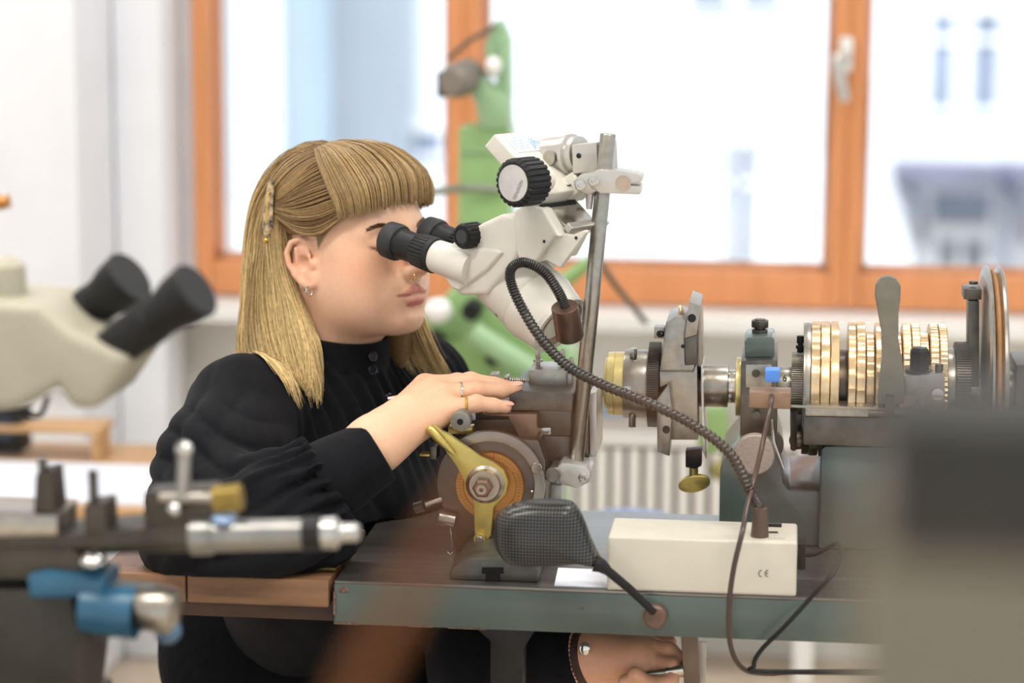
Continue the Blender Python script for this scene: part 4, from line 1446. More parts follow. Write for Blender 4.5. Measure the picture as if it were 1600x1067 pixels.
hv, hq = soft(f_head, (-.115, -.095, -.19), (.128, .095, .140), .0021)
lx, ly, lz = hv[:, 0], hv[:, 1], hv[:, 2]
ay = np.abs(ly)
SK = np.array(lin('#f0c2a2')[:3])


def blend(c, m, col):
    m = np.clip(m, 0, 1)[:, None]
    return c * (1 - m) + np.array(col)[None, :] * m


cols = np.tile(SK, (len(hv), 1))
cols = blend(cols, 0.55 * np.exp(-((lx - .06) ** 2 + (ay - .045) ** 2 * 1 + (lz + .010) ** 2) / .026 ** 2), lin('#e08f68')[:3])
cols = blend(cols, 0.4 * np.exp(-((lx - .113) ** 2 + ay ** 2 + (lz + .012) ** 2) / .012 ** 2), lin('#e39a78')[:3])
cols = blend(cols, 0.35 * np.exp(-((lx + .008) ** 2 + (ay - .08) ** 2 + (lz) ** 2) / .03 ** 2), lin('#e08f72')[:3])
# lips
_q = np.stack([lx, ay, lz], -1).astype(np.float32)
ul = np.minimum(chain(_q, UL, (.0056, .0060, .0050, .0022)), chain(_q, LL, (.0074, .0066, .0024)))
cols = blend(cols, 0.95 * np.clip((.0006 - ul) / .0014, 0, 1) * (lx > .07), lin('#c4706a')[:3])
cols = blend(cols, 0.45 * np.clip((.0004 - chain(_q, ML, (.0018, .0016, .0012))) / .001, 0, 1), lin('#7d3a36')[:3])
# lids a little darker, lash line
cols = blend(cols, 0.3 * np.exp(-((lx - .085) ** 2 + (ay - .032) ** 2 + (lz - .02) ** 2) / .013 ** 2), lin('#c98e74')[:3])
llin = chain(_q, LID, (.0013, .0015, .0013))
cols = blend(cols, np.clip((.0004 - llin) / .001, 0, 1), lin('#3a2a24')[:3])
# scalp under the hair
HAIR_ROOT = np.array(lin('#8c7048')[:3])
hl = np.maximum(np.maximum((lz - .062), (lz - .035) * 1.0 - (lx - .03) * 1.2), -(lx + .035) * 1.0 - .0)
hl = np.where(lz < -.07, -1, hl)
hl = np.where((ay > .0665) & (lx > -.03) & (lx < .014) & (lz < .034) & (lz > -.04), -1, hl)
cols = blend(cols, np.clip(hl / .004 + .5, 0, 1), HAIR_ROOT)
BV, BQ, BC = [h2w(hv)], [hq], [cols]

# ------------------------------------------------------------------ right hand on the slide rest
WR = P(586, 694, -.205)


def pts(*a):
    return [np.array(P(*k)) for k in a]


rh = {
    'index': pts((664, 603, -.095), (715, 598, -.085), (752, 600, -.075), (782, 605, -.07)),
    'middle': pts((680, 606, -.118), (735, 597, -.108), (772, 602, -.100), (800, 607, -.095)),
    'ring': pts((694, 619, -.140), (745, 609, -.130), (782, 610, -.124), (806, 607, -.120)),
    'pinky': pts((703, 640, -.158), (744, 630, -.152), (770, 633, -.148), (790, 636, -.144)),
}
RADS = {'index': (.0105, .0092, .008, .0068), 'middle': (.0108, .0095, .0082, .007), 'ring': (.0108, .0090, .0080, .0066), 'pinky': (.0098, .0080, .0070, .0060)}
wr = np.array(WR)
fore = np.array(P(500, 750, -.225))


def f_rhand(p):
    d = s_cap(p, fore, wr, .026, .0245)
    d = smin(d, s_cap(p, wr, np.array(P(640, 650, -.17)), .0240, .021), .02)
    for f, wgt in (('index', .0145), ('middle', .015), ('ring', .0145), ('pinky', .0135)):
        base = wr + (rh[f][0] - wr) * .25
        d = smin(d, s_cap(p, base, rh[f][0], .017, wgt * .86), .014)
    th = pts((625, 660, -.13), (672, 655, -.085), (712, 648, -.06), (742, 645, -.055))
    d = smin(d, s_cap(p, wr, th[1], .017, .014), .02)
    d = smin(d, s_cap(p, th[1], th[2], .012, .010), .006)
    d = smin(d, s_cap(p, th[2], th[3], .010, .008), .004)
    for f in rh:
        j, r_ = rh[f], RADS[f]
        e = s_cap(p, j[0], j[1], r_[0], r_[1])
        e = smin(e, s_cap(p, j[1], j[2], r_[1], r_[2]), .003)
        e = smin(e, s_cap(p, j[2], j[3], r_[2], r_[3]), .003)
        e = smin(e, np.sqrt(((p - j[1].astype(np.float32)) ** 2).sum(-1)) - r_[1] * 1.04, .003)
        d = smin(d, e, .0045)
    return d


allp = np.array([j for f in rh.values() for j in f] + [wr, fore])
v_, q_ = soft(f_rhand, allp.min(0) - .045, allp.max(0) + .03, .0022)
c_ = np.tile(np.array(lin('#edbd9c')[:3]), (len(v_), 1))
for f in rh:
    for jj, s_ in ((0, .012), (1, .009), (3, .010)):
        c_ = blend(c_, 0.35 * np.exp(-((v_ - rh[f][jj]) ** 2).sum(1) / s_ ** 2), lin('#e29a7c')[:3])
BV.append(v_); BQ.append(q_); BC.append(c_)
RHAND = f_rhand

# ------------------------------------------------------------------ left hand under the table, palm up, holding a small lever
LY = -0.14
lw = np.array(P(912, 1030, LY))
lfore = np.array(P(800, 1050, LY + .03))
lpalm = np.array(P(985, 1030, LY - .01))
lh = {
    'index': pts((1010, 1012, LY + .005), (1045, 1015, LY - .005), (1062, 1030, LY - .01), (1066, 1048, LY - .012)),
    'middle': pts((1010, 1030, LY - .005), (1050, 1040, LY - .02), (1048, 1062, LY - .03), (1030, 1068, LY - .035)),
    'ring': pts((1000, 1048, LY - .01), (1030, 1068, LY - .03), (1012, 1068, LY - .045), (992, 1052, LY - .047)),
    'pinky': pts((985, 1060, LY - .012), (1005, 1085, LY - .03), (990, 1078, LY - .045), (976, 1064, LY - .046)),
}


def f_lhand(p):
    d = s_cap(p, lfore, lw, .030, .025)
    d = smin(d, s_cap(p, lw, lpalm, .025, .022), .02)
    for f in lh:
        d = smin(d, s_cap(p, lw + (lh[f][0] - lw) * .4, lh[f][0], .018, .0125), .012)
    t = pts((950, 1052, LY - .025), (1000, 1000, LY + .02), (1045, 1004, LY + .02))
    d = smin(d, s_cap(p, lw + (t[1] - lw) * .3, t[1], .016, .012), .012)
    d = smin(d, s_cap(p, t[1], t[2], .011, .008), .005)
    for f in lh:
        j = lh[f]
        e = s_cap(p, j[0], j[1], .0098, .0085)
        e = smin(e, s_cap(p, j[1], j[2], .0085, .0076), .003)
        e = smin(e, s_cap(p, j[2], j[3], .0076, .0066), .003)
        d = smin(d, e, .004)
    return d


allp = np.array([j for f in lh.values() for j in f] + [lw, lfore])
v_, q_ = soft(f_lhand, allp.min(0) - .04, allp.max(0) + .035, .0026)
c_ = np.tile(np.array(lin('#e3ab8b')[:3]), (len(v_), 1))
BV.append(v_); BQ.append(q_); BC.append(c_)
M_SKIN = mat('skin', '#e9b795', 0.48, 0, var=0.05, scale=220, attr='Col', sss=0.12, bump=0.03, bscale=700)


def soft_build(Vs, Qs, Cs, name, m, parent, sharp=180, kind=None):
    n = 0
    mb = MB()
    vv = np.concatenate(Vs)
    qq = []
    for v1, q1 in zip(Vs, Qs):
        qq.append(q1 + n)
        n += len(v1)
    qq = np.concatenate(qq)
    o0 = np.array(ORIG[parent.name])
    me = bpy.data.meshes.new(name)
    vv = vv - o0
    me.vertices.add(len(vv))
    me.vertices.foreach_set('co', vv.astype(np.float32).ravel())
    k = qq.shape[1]
    me.loops.add(len(qq) * k)
    me.loops.foreach_set('vertex_index', qq.astype(np.int32).ravel())
    me.polygons.add(len(qq))
    me.polygons.foreach_set('loop_start', np.arange(0, len(qq) * k, k, dtype=np.int32))
    me.polygons.foreach_set('loop_total', np.full(len(qq), k, dtype=np.int32))
    me.polygons.foreach_set('use_smooth', np.ones(len(qq), dtype=bool))
    me.update()
    me.validate()
    if Cs is not None:
        cc = np.concatenate(Cs)
        ca = me.color_attributes.new('Col', 'FLOAT_COLOR', 'POINT')
        ca.data.foreach_set('color', np.concatenate([cc, np.ones((len(cc), 1))], 1).astype(np.float32).ravel())
    me.materials.append(m)
    ob = bpy.data.objects.new(name, me)
    COL.objects.link(ob)
    ob.parent = parent
    ORIG[ob.name] = V(o0)
    if kind:
        ob['kind'] = kind
    return ob



# rings, nails, watch, earrings
def ring_at(a, b, t, r, th, m, name, tilt=0.0):
    a, b = V(a), V(b)
    c = a.lerp(b, t)
    d, x, y = perp(b - a)
    MB().tube([c + (x * math.cos(2 * PI * k / 28) + y * math.sin(2 * PI * k / 28)) * r + d * (tilt * math.sin(2 * PI * k / 28)) for k in range(28)], th, 8, closed=True).build(name, m, woman)


ring_at(rh['ring'][0], rh['ring'][1], .48, .0104, .0011, M_CHROME, 'silver_ring', .003)
ring_at(rh['pinky'][0], rh['pinky'][1], .60, .0094, .0013, mat('gold', '#e2bd62', 0.2, 1.0), 'gold_ring', .002)
M_NAIL = mat('nail', '#efb9a4', 0.25, 0, var=0.02, coat=0.4)
for f, upv in (('ring', V((0.05, -.25, 1))), ('pinky', V((0, -.3, 1))), ('middle', V((0, -.2, 1)))):
    j = rh[f]
    a, b = V(j[2]), V(j[3])
    d = (b - a).normalized()
    n_ = (upv - d * upv.dot(d)).normalized()
    s_ = d.cross(n_)
    c = b + d * .0012 + n_ * (RADS[f][3] * .80)
    rot = Matrix((d, s_, n_)).transposed()
    MB().ball(c, (.0065, .0048, .0016), 16, 8, rot).build('fingernail', M_NAIL, woman)
wl_, wd_ = V(lw), (V(lw) - V(lfore)).normalized()
cst_ = wl_ + wd_ * .002
_, x_, y_ = perp(wd_)
M_STRAP = mat('dark_red_leather', '#3d2420', 0.5, var=0.15, scale=200)
MB().lathe(cst_ - wd_ * .008, wd_, [(0, .0285), (.001, .0300), (.015, .0300), (.016, .0285)], 40, cap0=False, cap1=False).build('watch_strap', M_STRAP, woman)
MB().ball(P(914, 1014, LY - .029), (.006, .004, .007)).build('watch_buckle', M_CHROME, woman)
for (lx_, lz_, r_, m_) in ((.001, -.0325, .0042, M_CHROME), (-.0085, -.028, .0034, M_CHROME)):
    c = V(h2w((lx_, -.0755, lz_)))
    MB().tube([c + (HF.v * -1 * math.cos(2 * PI * k / 20) + HF.w * 1.35 * math.sin(2 * PI * k / 20)) * r_ for k in range(20)], .0009 if r_ > .004 else .0005, 6, closed=True).build('hoop_earring', m_, woman)
c = V(h2w((.1035, -.012, -.0225)))
MB().tube([c + (HF.u * math.cos(2 * PI * k / 16) + HF.w * math.sin(2 * PI * k / 16)) * .0035 for k in range(16)], .0004, 6, closed=True).build('nose_ring', MATS['gold'], woman)

# ------------------------------------------------------------------ blouse
NB = np.array(h2w((-.045, 0, -.125)))
RS = np.array(P(380, 640, -.055))
LS = np.array(P(645, 608, .20))
PYW = R(-26.5)
BU = np.array((math.cos(PYW), math.sin(PYW), 0))
BVv = np.array((-math.sin(PYW), math.cos(PYW), 0))
BR = np.stack([BU, BVv, np.array((0, 0, 1))], 1)
mid = (RS + LS) / 2
EL = np.array(P(306, 838, -.235))
CUF0 = np.array(P(512, 752, -.222))
CUF1 = np.array(P(592, 703, -.206))
farm = (CUF1 - EL) / np.linalg.norm(CUF1 - EL)
ca_ = (CUF1 - CUF0) / np.linalg.norm(CUF1 - CUF0)
_a, _x, _y = perp(V(ca_))
CX, CY = np.array(_x), np.array(_y)
NECKA = np.array(h2w((-.030, 0, -.075)))
NECKB = np.array(h2w((-.050, 0, -.165)))
nax = (NECKA - NECKB) / np.linalg.norm(NECKA - NECKB)
LEL = np.array(P(640, 900, .22))


def fbm(p, f, seed=0):
    r = np.random.default_rng(seed)
    out = 0
    for o in range(4):
        for k in range(3):
            d = r.normal(size=3)
            d /= np.linalg.norm(d)
            out = out + np.sin((p @ (d * f * 2 ** o).astype(np.float32)) + r.uniform(0, 6.28)) / 2 ** o
    return out / 4


def rid(x):
    return 1 - 1.6 * np.abs(np.sin(x * .5)) ** .8


def f_blouse(p):
    p = p.astype(np.float32)
    # torso
    d = s_ell(p, mid + np.array((0, 0, -.14)) + BU * .005, (.112, .165, .16), BR)
    d = smin(d, s_ell(p, mid + np.array((0, 0, -.16)) + BU * .055, (.085, .135, .10), BR), .06)
    d = smin(d, s_ell(p, mid + np.array((0, .05, -.36)) - BU * .03, (.125, .155, .22), BR), .08)
    d = smin(d, s_cap(p, RS + np.array((.0, .02, -.012)), LS, .052, .050), .05)
    d = smin(d, s_cap(p, mid + np.array((0, 0, -.035)), NB + nax * .0, .075, .060), .04)
    # far arm going down below the table
    d = smin(d, s_cap(p, LS, LEL, .058, .055), .04)
    # chest gathers below the collar
    s_ = p @ BVv.astype(np.float32)
    zz = p[..., 2] - NB[2]
    fr = np.exp(-((zz + .05) / .06) ** 2) * (p @ BU.astype(np.float32) > (NB @ BU) + .02)
    d = d + .0035 * fr * np.sin(s_ * 330 + 3 * np.sin(zz * 30))
    # near sleeve
    RS_ = RS
    a1 = s_cap(p, RS_, RS_ + (EL - RS_) * .55, .058, .060)
    a1 = smin(a1, s_cap(p, RS_ + (EL - RS_) * .5, EL, .060, .046), .03)
    m1 = EL + (CUF0 - EL) * .5
    m2 = m1 + np.array((0, 0, -.012))
    a2 = s_cap(p, EL, m2, .045, .060)
    a2 = smin(a2, s_cap(p, m2, CUF0, .060, .043), .02)
    a2 = smin(a2, s_cap(p, EL + np.array((.02, 0, -.012)), CUF0 + np.array((0.0, -.01, -.052)), .030, .022), .05)
    # folds running along the forearm, strongest at the gathered cuff
    q = p - CUF0.astype(np.float32)
    t = -(q @ ca_.astype(np.float32))
    ang = np.arctan2(q @ CY.astype(np.float32), q @ CX.astype(np.float32))
    g = np.exp(-np.clip(t, 0, None) / .045) * (t > -.004)
    a2 = a2 + g * (.0060 * np.sin(ang * 17 + 9 * t * 10 * .3 + 1.2 * np.sin(t * 60)) + .0025 * np.sin(ang * 29 + 2))
    tb_ = np.clip(t / .2, 0, 1)
    a2 = a2 + .0065 * np.sin(ang * 7 + t * 34 + 1.0) * tb_ * (1 - tb_) * 3
    arm = smin(a1, a2, .035)
    # folds at the elbow bend and on the upper arm
    e = p - EL.astype(np.float32)
    el = np.exp(-((p - (EL + (RS - EL) * .28).astype(np.float32)) ** 2).sum(-1) / .085 ** 2)
    arm = arm + .0062 * el * rid((e @ np.array((.35, .2, 1.0), dtype=np.float32)) * 230 + 1.6 * np.sin(e[..., 0] * 45))
    up = np.exp(-((p - (RS + (EL - RS) * .45).astype(np.float32)) ** 2).sum(-1) / .09 ** 2)
    arm = arm + .0042 * up * rid((e @ np.array((1.0, -.3, .55), dtype=np.float32)) * 150 + 1.8 * np.sin(e[..., 2] * 40))
    d = smin(d, arm, .022)
    d = d + .0011 * fbm(p, 26, 3)
    # torso folds radiating from the shoulder
    d = d + .0040 * rid((p @ np.array((.9, .2, .75), dtype=np.float32)) * 85 + 2 * np.sin(p[..., 2] * 22)) * np.exp(-((p - (mid + BU * .1 + np.array((0, -.05, -.12))).astype(np.float32)) ** 2).sum(-1) / .12 ** 2)
    # table: sleeve rests on it, nothing sinks below
    near = (p[..., 1] < .04) & (p[..., 2] > tb - .02)
    d = np.where(near, np.maximum(d, (TZ + .001) - p[..., 2]), d)
    # cut the end at the cuff
    d = smax(d, (q @ ca_.astype(np.float32)) - .004 + 1000 * (np.sqrt((q * q).sum(-1)) > .11) * -1, .003)
    # cut around the neck opening
    return d


lo_ = np.minimum.reduce([RS, LS, EL, CUF1, LEL]) - .10
hi_ = np.maximum.reduce([RS, LS, EL, CUF1, LEL, NB + np.array((.05, .05, -.02))]) + .09
lo_[2] = TZ - .22
# one continuous body: neck, arms and hands joined by limbs inside the clothes
def bridge(fa, fb, path, rads):
    """fa/fb: (block, face index); joins two faces by a four-sided limb"""
    offs = np.cumsum([0] + [len(v) for v in BV])
    A = BQ[fa[0]][fa[1]] + offs[fa[0]]
    B = BQ[fb[0]][fb[1]] + offs[fb[0]]
    rings_i = [list(A)]
    nv = []
    start = offs[-1]
    for i, c in enumerate(path):
        nxt = path[min(i + 1, len(path) - 1)] - path[max(i - 1, 0)]
        _, x_, y_ = perp(V(nxt))
        rings_i.append([start + len(nv) + k for k in range(4)])
        for k in range(4):
            nv.append(np.array(c) + (np.array(x_) * math.cos(PI / 2 * k) + np.array(y_) * math.sin(PI / 2 * k)) * rads[i])
    rings_i.append(list(B)[::-1])
    fs = []
    for r0, r1 in zip(rings_i[:-1], rings_i[1:]):
        for k in range(4):
            fs.append((r0[k], r0[(k + 1) % 4], r1[(k + 1) % 4], r1[k]))
    return np.array(nv), np.array(fs)


def face_near(b, p):
    c = BV[b][BQ[b]].mean(1)
    return (b, int(((c - p) ** 2).sum(1).argmin()))


nb_ = NECKB - nax * .05
br = [bridge(face_near(0, nb_ + BVv * -.02), face_near(1, fore - (wr - fore) * .3), [nb_ - nax * .03, RS, (RS + EL) / 2, EL], [.03, .04, .035, .03]),
      bridge(face_near(0, nb_ + BVv * .02), face_near(2, lfore - (lw - lfore) * .3), [nb_ - nax * .03 + BVv * .03, LS, LEL], [.03, .04, .03])]
vv_ = np.concatenate(BV)
qq_, n_ = [], 0
for b_i, (v1, q1) in enumerate(zip(BV, BQ)):
    qq_.append(q1 + n_)
    n_ += len(v1)
n1 = len(br[0][0])
f2 = br[1][1].copy()
vv_ = np.concatenate([vv_, br[0][0], br[1][0]])
f2[f2 >= n_] += n1
qq_ = np.concatenate(qq_ + [br[0][1], f2])
cc_ = np.concatenate(BC + [np.tile(SK, (len(vv_) - n_, 1))])
body = soft_build([vv_], [qq_], [cc_], 'body', M_SKIN, woman)
M_BLOUSE = mat('black_cotton', '#0f1015', 0.82, 0, var=0.12, scale=90, bump=0.15, bscale=900, spec=0.16)
M_BLOUSE.node_tree.nodes['Principled BSDF'].inputs['Sheen Weight'].default_value = 0.03
v_, q_ = soft(f_blouse, lo_, hi_, .0042, it=1)
blouse = soft_build([v_], [q_], None, 'blouse', M_BLOUSE, woman)
# cuff: a tapered tube with thickness, slightly oval
c0 = V(CUF0)
L_ = (V(CUF1) - c0).length
cb = MB()
rgs = []
for t, r_ in ((-.006, .040), (.002, .0425), (.015, .041), (L_ - .004, .0345), (L_ - .001, .0335), (L_, .032), (L_ - .002, .0305), (L_ - .03, .031)):
    ring = []
    for k in range(72):
        a = 2 * PI * k / 72
        rr_ = r_ * (1 + .06 * math.cos(2 * a + .6) + .008 * math.sin(5 * a + t * 90))
        ring.append(c0 + _a * t + (_x * math.cos(a) + _y * math.sin(a)) * rr_)
    rgs.append(ring)
cb.rings(rgs, True, False)
cuff = cb.build('cuff', M_BLOUSE, blouse, sharp=60)
# placket edge along the top of the sleeve
top_ = [P(300, 742, -.245), P(360, 712, -.275), P(420, 700, -.282), P(480, 690, -.272), P(520, 681, -.262), P(560, 667, -.247), P(569, 664, -.24)]
# stand collar
cl_ = MB()
rgs = []
cR = .0605
for t, r_ in ((.0, .066), (.02, .0635), (.052, .0600), (.056, .0588), (.0565, .0565), (.04, .0565)):
    ring = []
    for k in range(72):
        a = 2 * PI * k / 72
        d_ = BU * math.cos(a) + BVv * math.sin(a)
        d_ = d_ - nax * (d_ @ nax)
        d_ /= np.linalg.norm(d_)
        lift = -.004 * math.cos(a)
        ring.append(V(NECKB + nax * (t + .018 + lift) + d_ * r_ * (1.0 if abs(a - PI) > 3 else 1)))
    rgs.append(ring)
cl_.rings(rgs, False, False)
collar = cl_.build('stand_collar', M_BLOUSE, blouse, sharp=60)
M_BUT = mat('dark_button', '#1c1f2a', 0.25, 0, coat=0.5)


def button(px, py):
    """lay a button on the garment where this sight line meets it"""
    d = ray(px, py).normalized()
    best = None
    for i in range(400):
        t = 2.2 + i * .0015
        p = CAM + d * t
        w_ = np.array(p)
        rel = w_ - NECKB
        h = rel @ nax
        rad = np.linalg.norm(rel - nax * h)
        inside = (0.018 < h < .075 and rad < .062 + .004 * (1 - h / .075)) or f_blouse(w_[None, :].astype(np.float32))[0] < 0
        if inside:
            best = p
            break
    if best is None:
        return
    ax_ = -(d * .75 - V(BU) * .25).normalized() if True else -d
    ax_ = (V(BU) * .55 - d * .6).normalized()
    o = MB().lathe(best - ax_ * .0006, ax_, [(0, .0052), (.0018, .0052), (.0024, .0046), (.0022, .0038), (.0012, .0034)], 28).build('button', M_BUT, blouse)


for (bx_, by_) in ((582, 557), (582, 578), (608, 622)):
    button(bx_, by_)

# ------------------------------------------------------------------ skirt, legs and stool
HIP = np.array(P(492, 1045, .12))
KN = np.array(P(735, 1075, -.02))
KN2 = np.array(P(760, 1060, .16))
hz = HIP[2]


def f_skirt(p):
    p = p.astype(np.float32)
    d = s_ell(p, HIP + np.array((-.02, .02, .02)), (.15, .17, .15), BR)
    d = smin(d, s_ell(p, HIP + np.array((-.02, .02, .14)), (.125, .15, .10), BR), .06)
    k1 = KN.copy()
    d = smin(d, s_cap(p, HIP + np.array((.02, -.06, -.02)), KN + np.array((0, 0, -.045)), .095, .07), .06)
    d = smin(d, s_cap(p, HIP + np.array((.02, .09, -.02)), KN2 + np.array((0, 0, -.045)), .095, .07), .06)
    d = smin(d, s_cap(p, KN + np.array((.0, 0, -.05)), KN + np.array((-.02, 0, -.25)), .07, .075), .05)
    d = smin(d, s_cap(p, KN2 + np.array((.0, 0, -.05)), KN2 + np.array((-.02, 0, -.25)), .07, .075), .05)
    bx_ = np.maximum(np.maximum(p[..., 1] - .042, np.abs(p[..., 2] - (TZ + tb) / 2) - (TZ - tb) / 2 - .003), (lx0 - .01) - p[..., 0])
    d = np.maximum(d, -bx_)
    rib = np.sin((p @ np.array((.35, 1, .2), dtype=np.float32)) * 900) * .0004
    return d + rib + .002 * fbm(p, 14, 8)


v_, q_ = soft(f_skirt, HIP + np.array((-.25, -.26, -.33)), HIP + np.array((.38, .36, .30)), .0065, it=1)
M_SKIRT = mat('black_ribbed_knit', '#0c0d11', 0.9, 0, var=0.1, scale=300, bump=0.3, bscale=500, stretch=(1, .2, .2), spec=0.1)
soft_build([v_], [q_], None, 'skirt', M_SKIRT, woman)
lg = MB()
for kk_ in (KN, KN2):
    b_ = V(kk_) + V((-.02, 0, -.22))
    lg.tube([b_, V((b_.x - .03, b_.y, b_.z * .55)), V((b_.x - .05, b_.y, .09))], [.05, .048, .034], 16)
lg.build('tights', M_SKIRT, woman)
for kk_ in (KN, KN2):
    x_, y__ = kk_[0] - .07, kk_[1]
    sh = MB().ball((x_ + .06, y__, .045), (.125, .045, .045), 20, 12)
    sh.cyl((x_ + .0, y__, .06), (x_, y__, .13), .042, .038)
    sh.build('shoe', mat('black_leather', '#1a1a1c', 0.35), woman)
    MB().box((x_ + .06, y__, .012), (.23, .08, .024)).build('shoe_sole', M_BLACKP, woman, bevel=.008)
sx, sy_ = HIP[0] - .02, HIP[1] + .02
sz = hz - .155
stool = thing('work_stool', 'round black work stool under the seated woman', 'stool', (sx, sy_, 0))
MB().lathe((sx, sy_, sz - .05), (0, 0, 1), [(0, .15), (.01, .165), (.045, .165), (.055, .15)], 40).build('seat', M_BLACKP, stool)
MB().cyl((sx, sy_, .1), (sx, sy_, sz - .045), .025).build('column', M_CHROME, stool)
for k in range(5):
    a = 2 * PI * k / 5
    MB().tube([(sx, sy_, .12), (sx + .26 * math.cos(a), sy_ + .26 * math.sin(a), .05)], [.02, .014], 10).build('leg', M_BLACKM, stool)
    MB().ball((sx + .26 * math.cos(a), sy_ + .26 * math.sin(a), .028), .028, 14, 8).build('caster', M_BLACKP, stool)
# left sleeve below the table
le0, le1 = np.array(P(770, 1050, LY + .07)), np.array(P(889, 1035, LY + .003))


def f_lsl(p):
    p = p.astype(np.float32)
    d = s_cap(p, le0, le1, .055, .033)
    d = smin(d, s_cap(p, le0, LEL + np.array((0.02, 0, -.03)), .055, .05), .05)
    return d + .0015 * fbm(p, 40, 5)


v_, q_ = soft(f_lsl, np.minimum(np.minimum(le0, le1), LEL) - .09, np.maximum(np.maximum(le0, le1), LEL) + .08, .006, it=1)
soft_build([v_], [q_], None, 'sleeve', M_BLOUSE, woman)

# crank lever held by the left hand
lev = thing('hand_lever', 'brown steel lever bar hanging under the table by the left hand', 'lever', P(1078, 1030, LY - .02))
lp = [P(x, y, LY - .03) for x, y in ((1060, 1000), (1087, 1000), (1095, 1090), (1070, 1090))]
lp[0].z = lp[1].z = tb
MB().prism(lp, (0, .012, 0)).build('lever_bar', mat('brown_steel', '#7a6a5c', 0.45, 0.5), lev, bevel=0.001)
MB().cyl(P(1012, 1054, LY - .028), P(1068, 1047, LY - .028), .0038).build('grip_pin', M_STEEL, lev)
MB().cyl(P(1041, 1050, LY - .028), P(1068, 1046, LY - .028), .005).build('pin_sleeve', M_STEEL_B, lev)
MB().span(P(1088, 1067, LY + .0), P(1104, 1002, LY + .004)).build('clear_guard', M_SILVERP, lev)

# ------------------------------------------------------------------ hair
M_HAIR = mat('dark_blonde_hair', '#b0884f', 0.38, 0, var=0.25, scale=260, attr='Col', spec=0.5)
ROOT = np.array(lin('#a08055')[:3])
TIP = np.array(lin('#f0d295')[:3])


def f_hmass(p):
    ay = np.abs(p[..., 1])
    q = np.stack([p[..., 0], ay, p[..., 2]], -1)
    d = s_ell(q, (-.010, 0, .045), (.101, .0760, .0765))
    # keep only behind the hairline
    cut = (p[..., 0] - .040) * .8 - (p[..., 2] - .050) * 1.05
    cut2 = np.maximum(.012 - p[..., 2] + np.maximum(p[..., 0] + .04, 0) * .6, -(1.0 + 0 * p[..., 0]))
    d = smax(d, cut, .01)
    d = smax(d, np.where(p[..., 0] > -.035, (.032 - p[..., 2]), -1.0), .006)
    back = s_ell(p, (-.072, -.005, -.035), (.040, .064, .125))
    back = smin(back, s_ell(p, (-.055, -.052, -.05), (.028, .020, .085)), .03)
    back = smin(back, s_ell(p, (.0, .075, -.06), (.03, .014, .085)), .03)
    d = smin(d, back, .02)
    d = smax(d, -(p[..., 2] + .148), .01)
    return d


v_, q_ = soft(f_hmass, (-.13, -.10, -.155), (.105, .105, .15), .0032, it=1)
t_ = np.clip((.05 - v_[:, 2]) / .2, 0, 1)
c_ = ROOT[None, :] * .85 * (1 - t_[:, None]) + (ROOT * .55 + TIP * .25)[None, :] * t_[:, None]
hair = soft_build([h2w(v_)], [q_], [c_], 'hair', M_HAIR, woman)


def f_collar(w):
    rel = w - NECKB
    h = rel @ nax
    rad = np.linalg.norm(rel - h[:, None] * nax, axis=1)
    return np.where((h > .0) & (h < .078), rad - .067, 1.0)


def crom(G, n):
    """G: (..., k, 3) control points -> n points catmull-rom"""
    k = G.shape[-2]
    Pd = np.concatenate([2 * G[..., :1, :] - G[..., 1:2, :], G, 2 * G[..., -1:, :] - G[..., -2:-1, :]], -2)
    out = []
    for j in range(n):
        t = j / (n - 1) * (k - 1)
        i = min(int(t), k - 2)
        f = t - i
        p0, p1, p2, p3 = [Pd[..., i + m_, :] for m_ in range(4)]
        out.append(.5 * (2 * p1 + (p2 - p0) * f + (2 * p0 - 5 * p1 + 4 * p2 - p3) * f * f + (3 * p1 - p0 - 3 * p2 + p3) * f ** 3))
    return np.stack(out, -2)


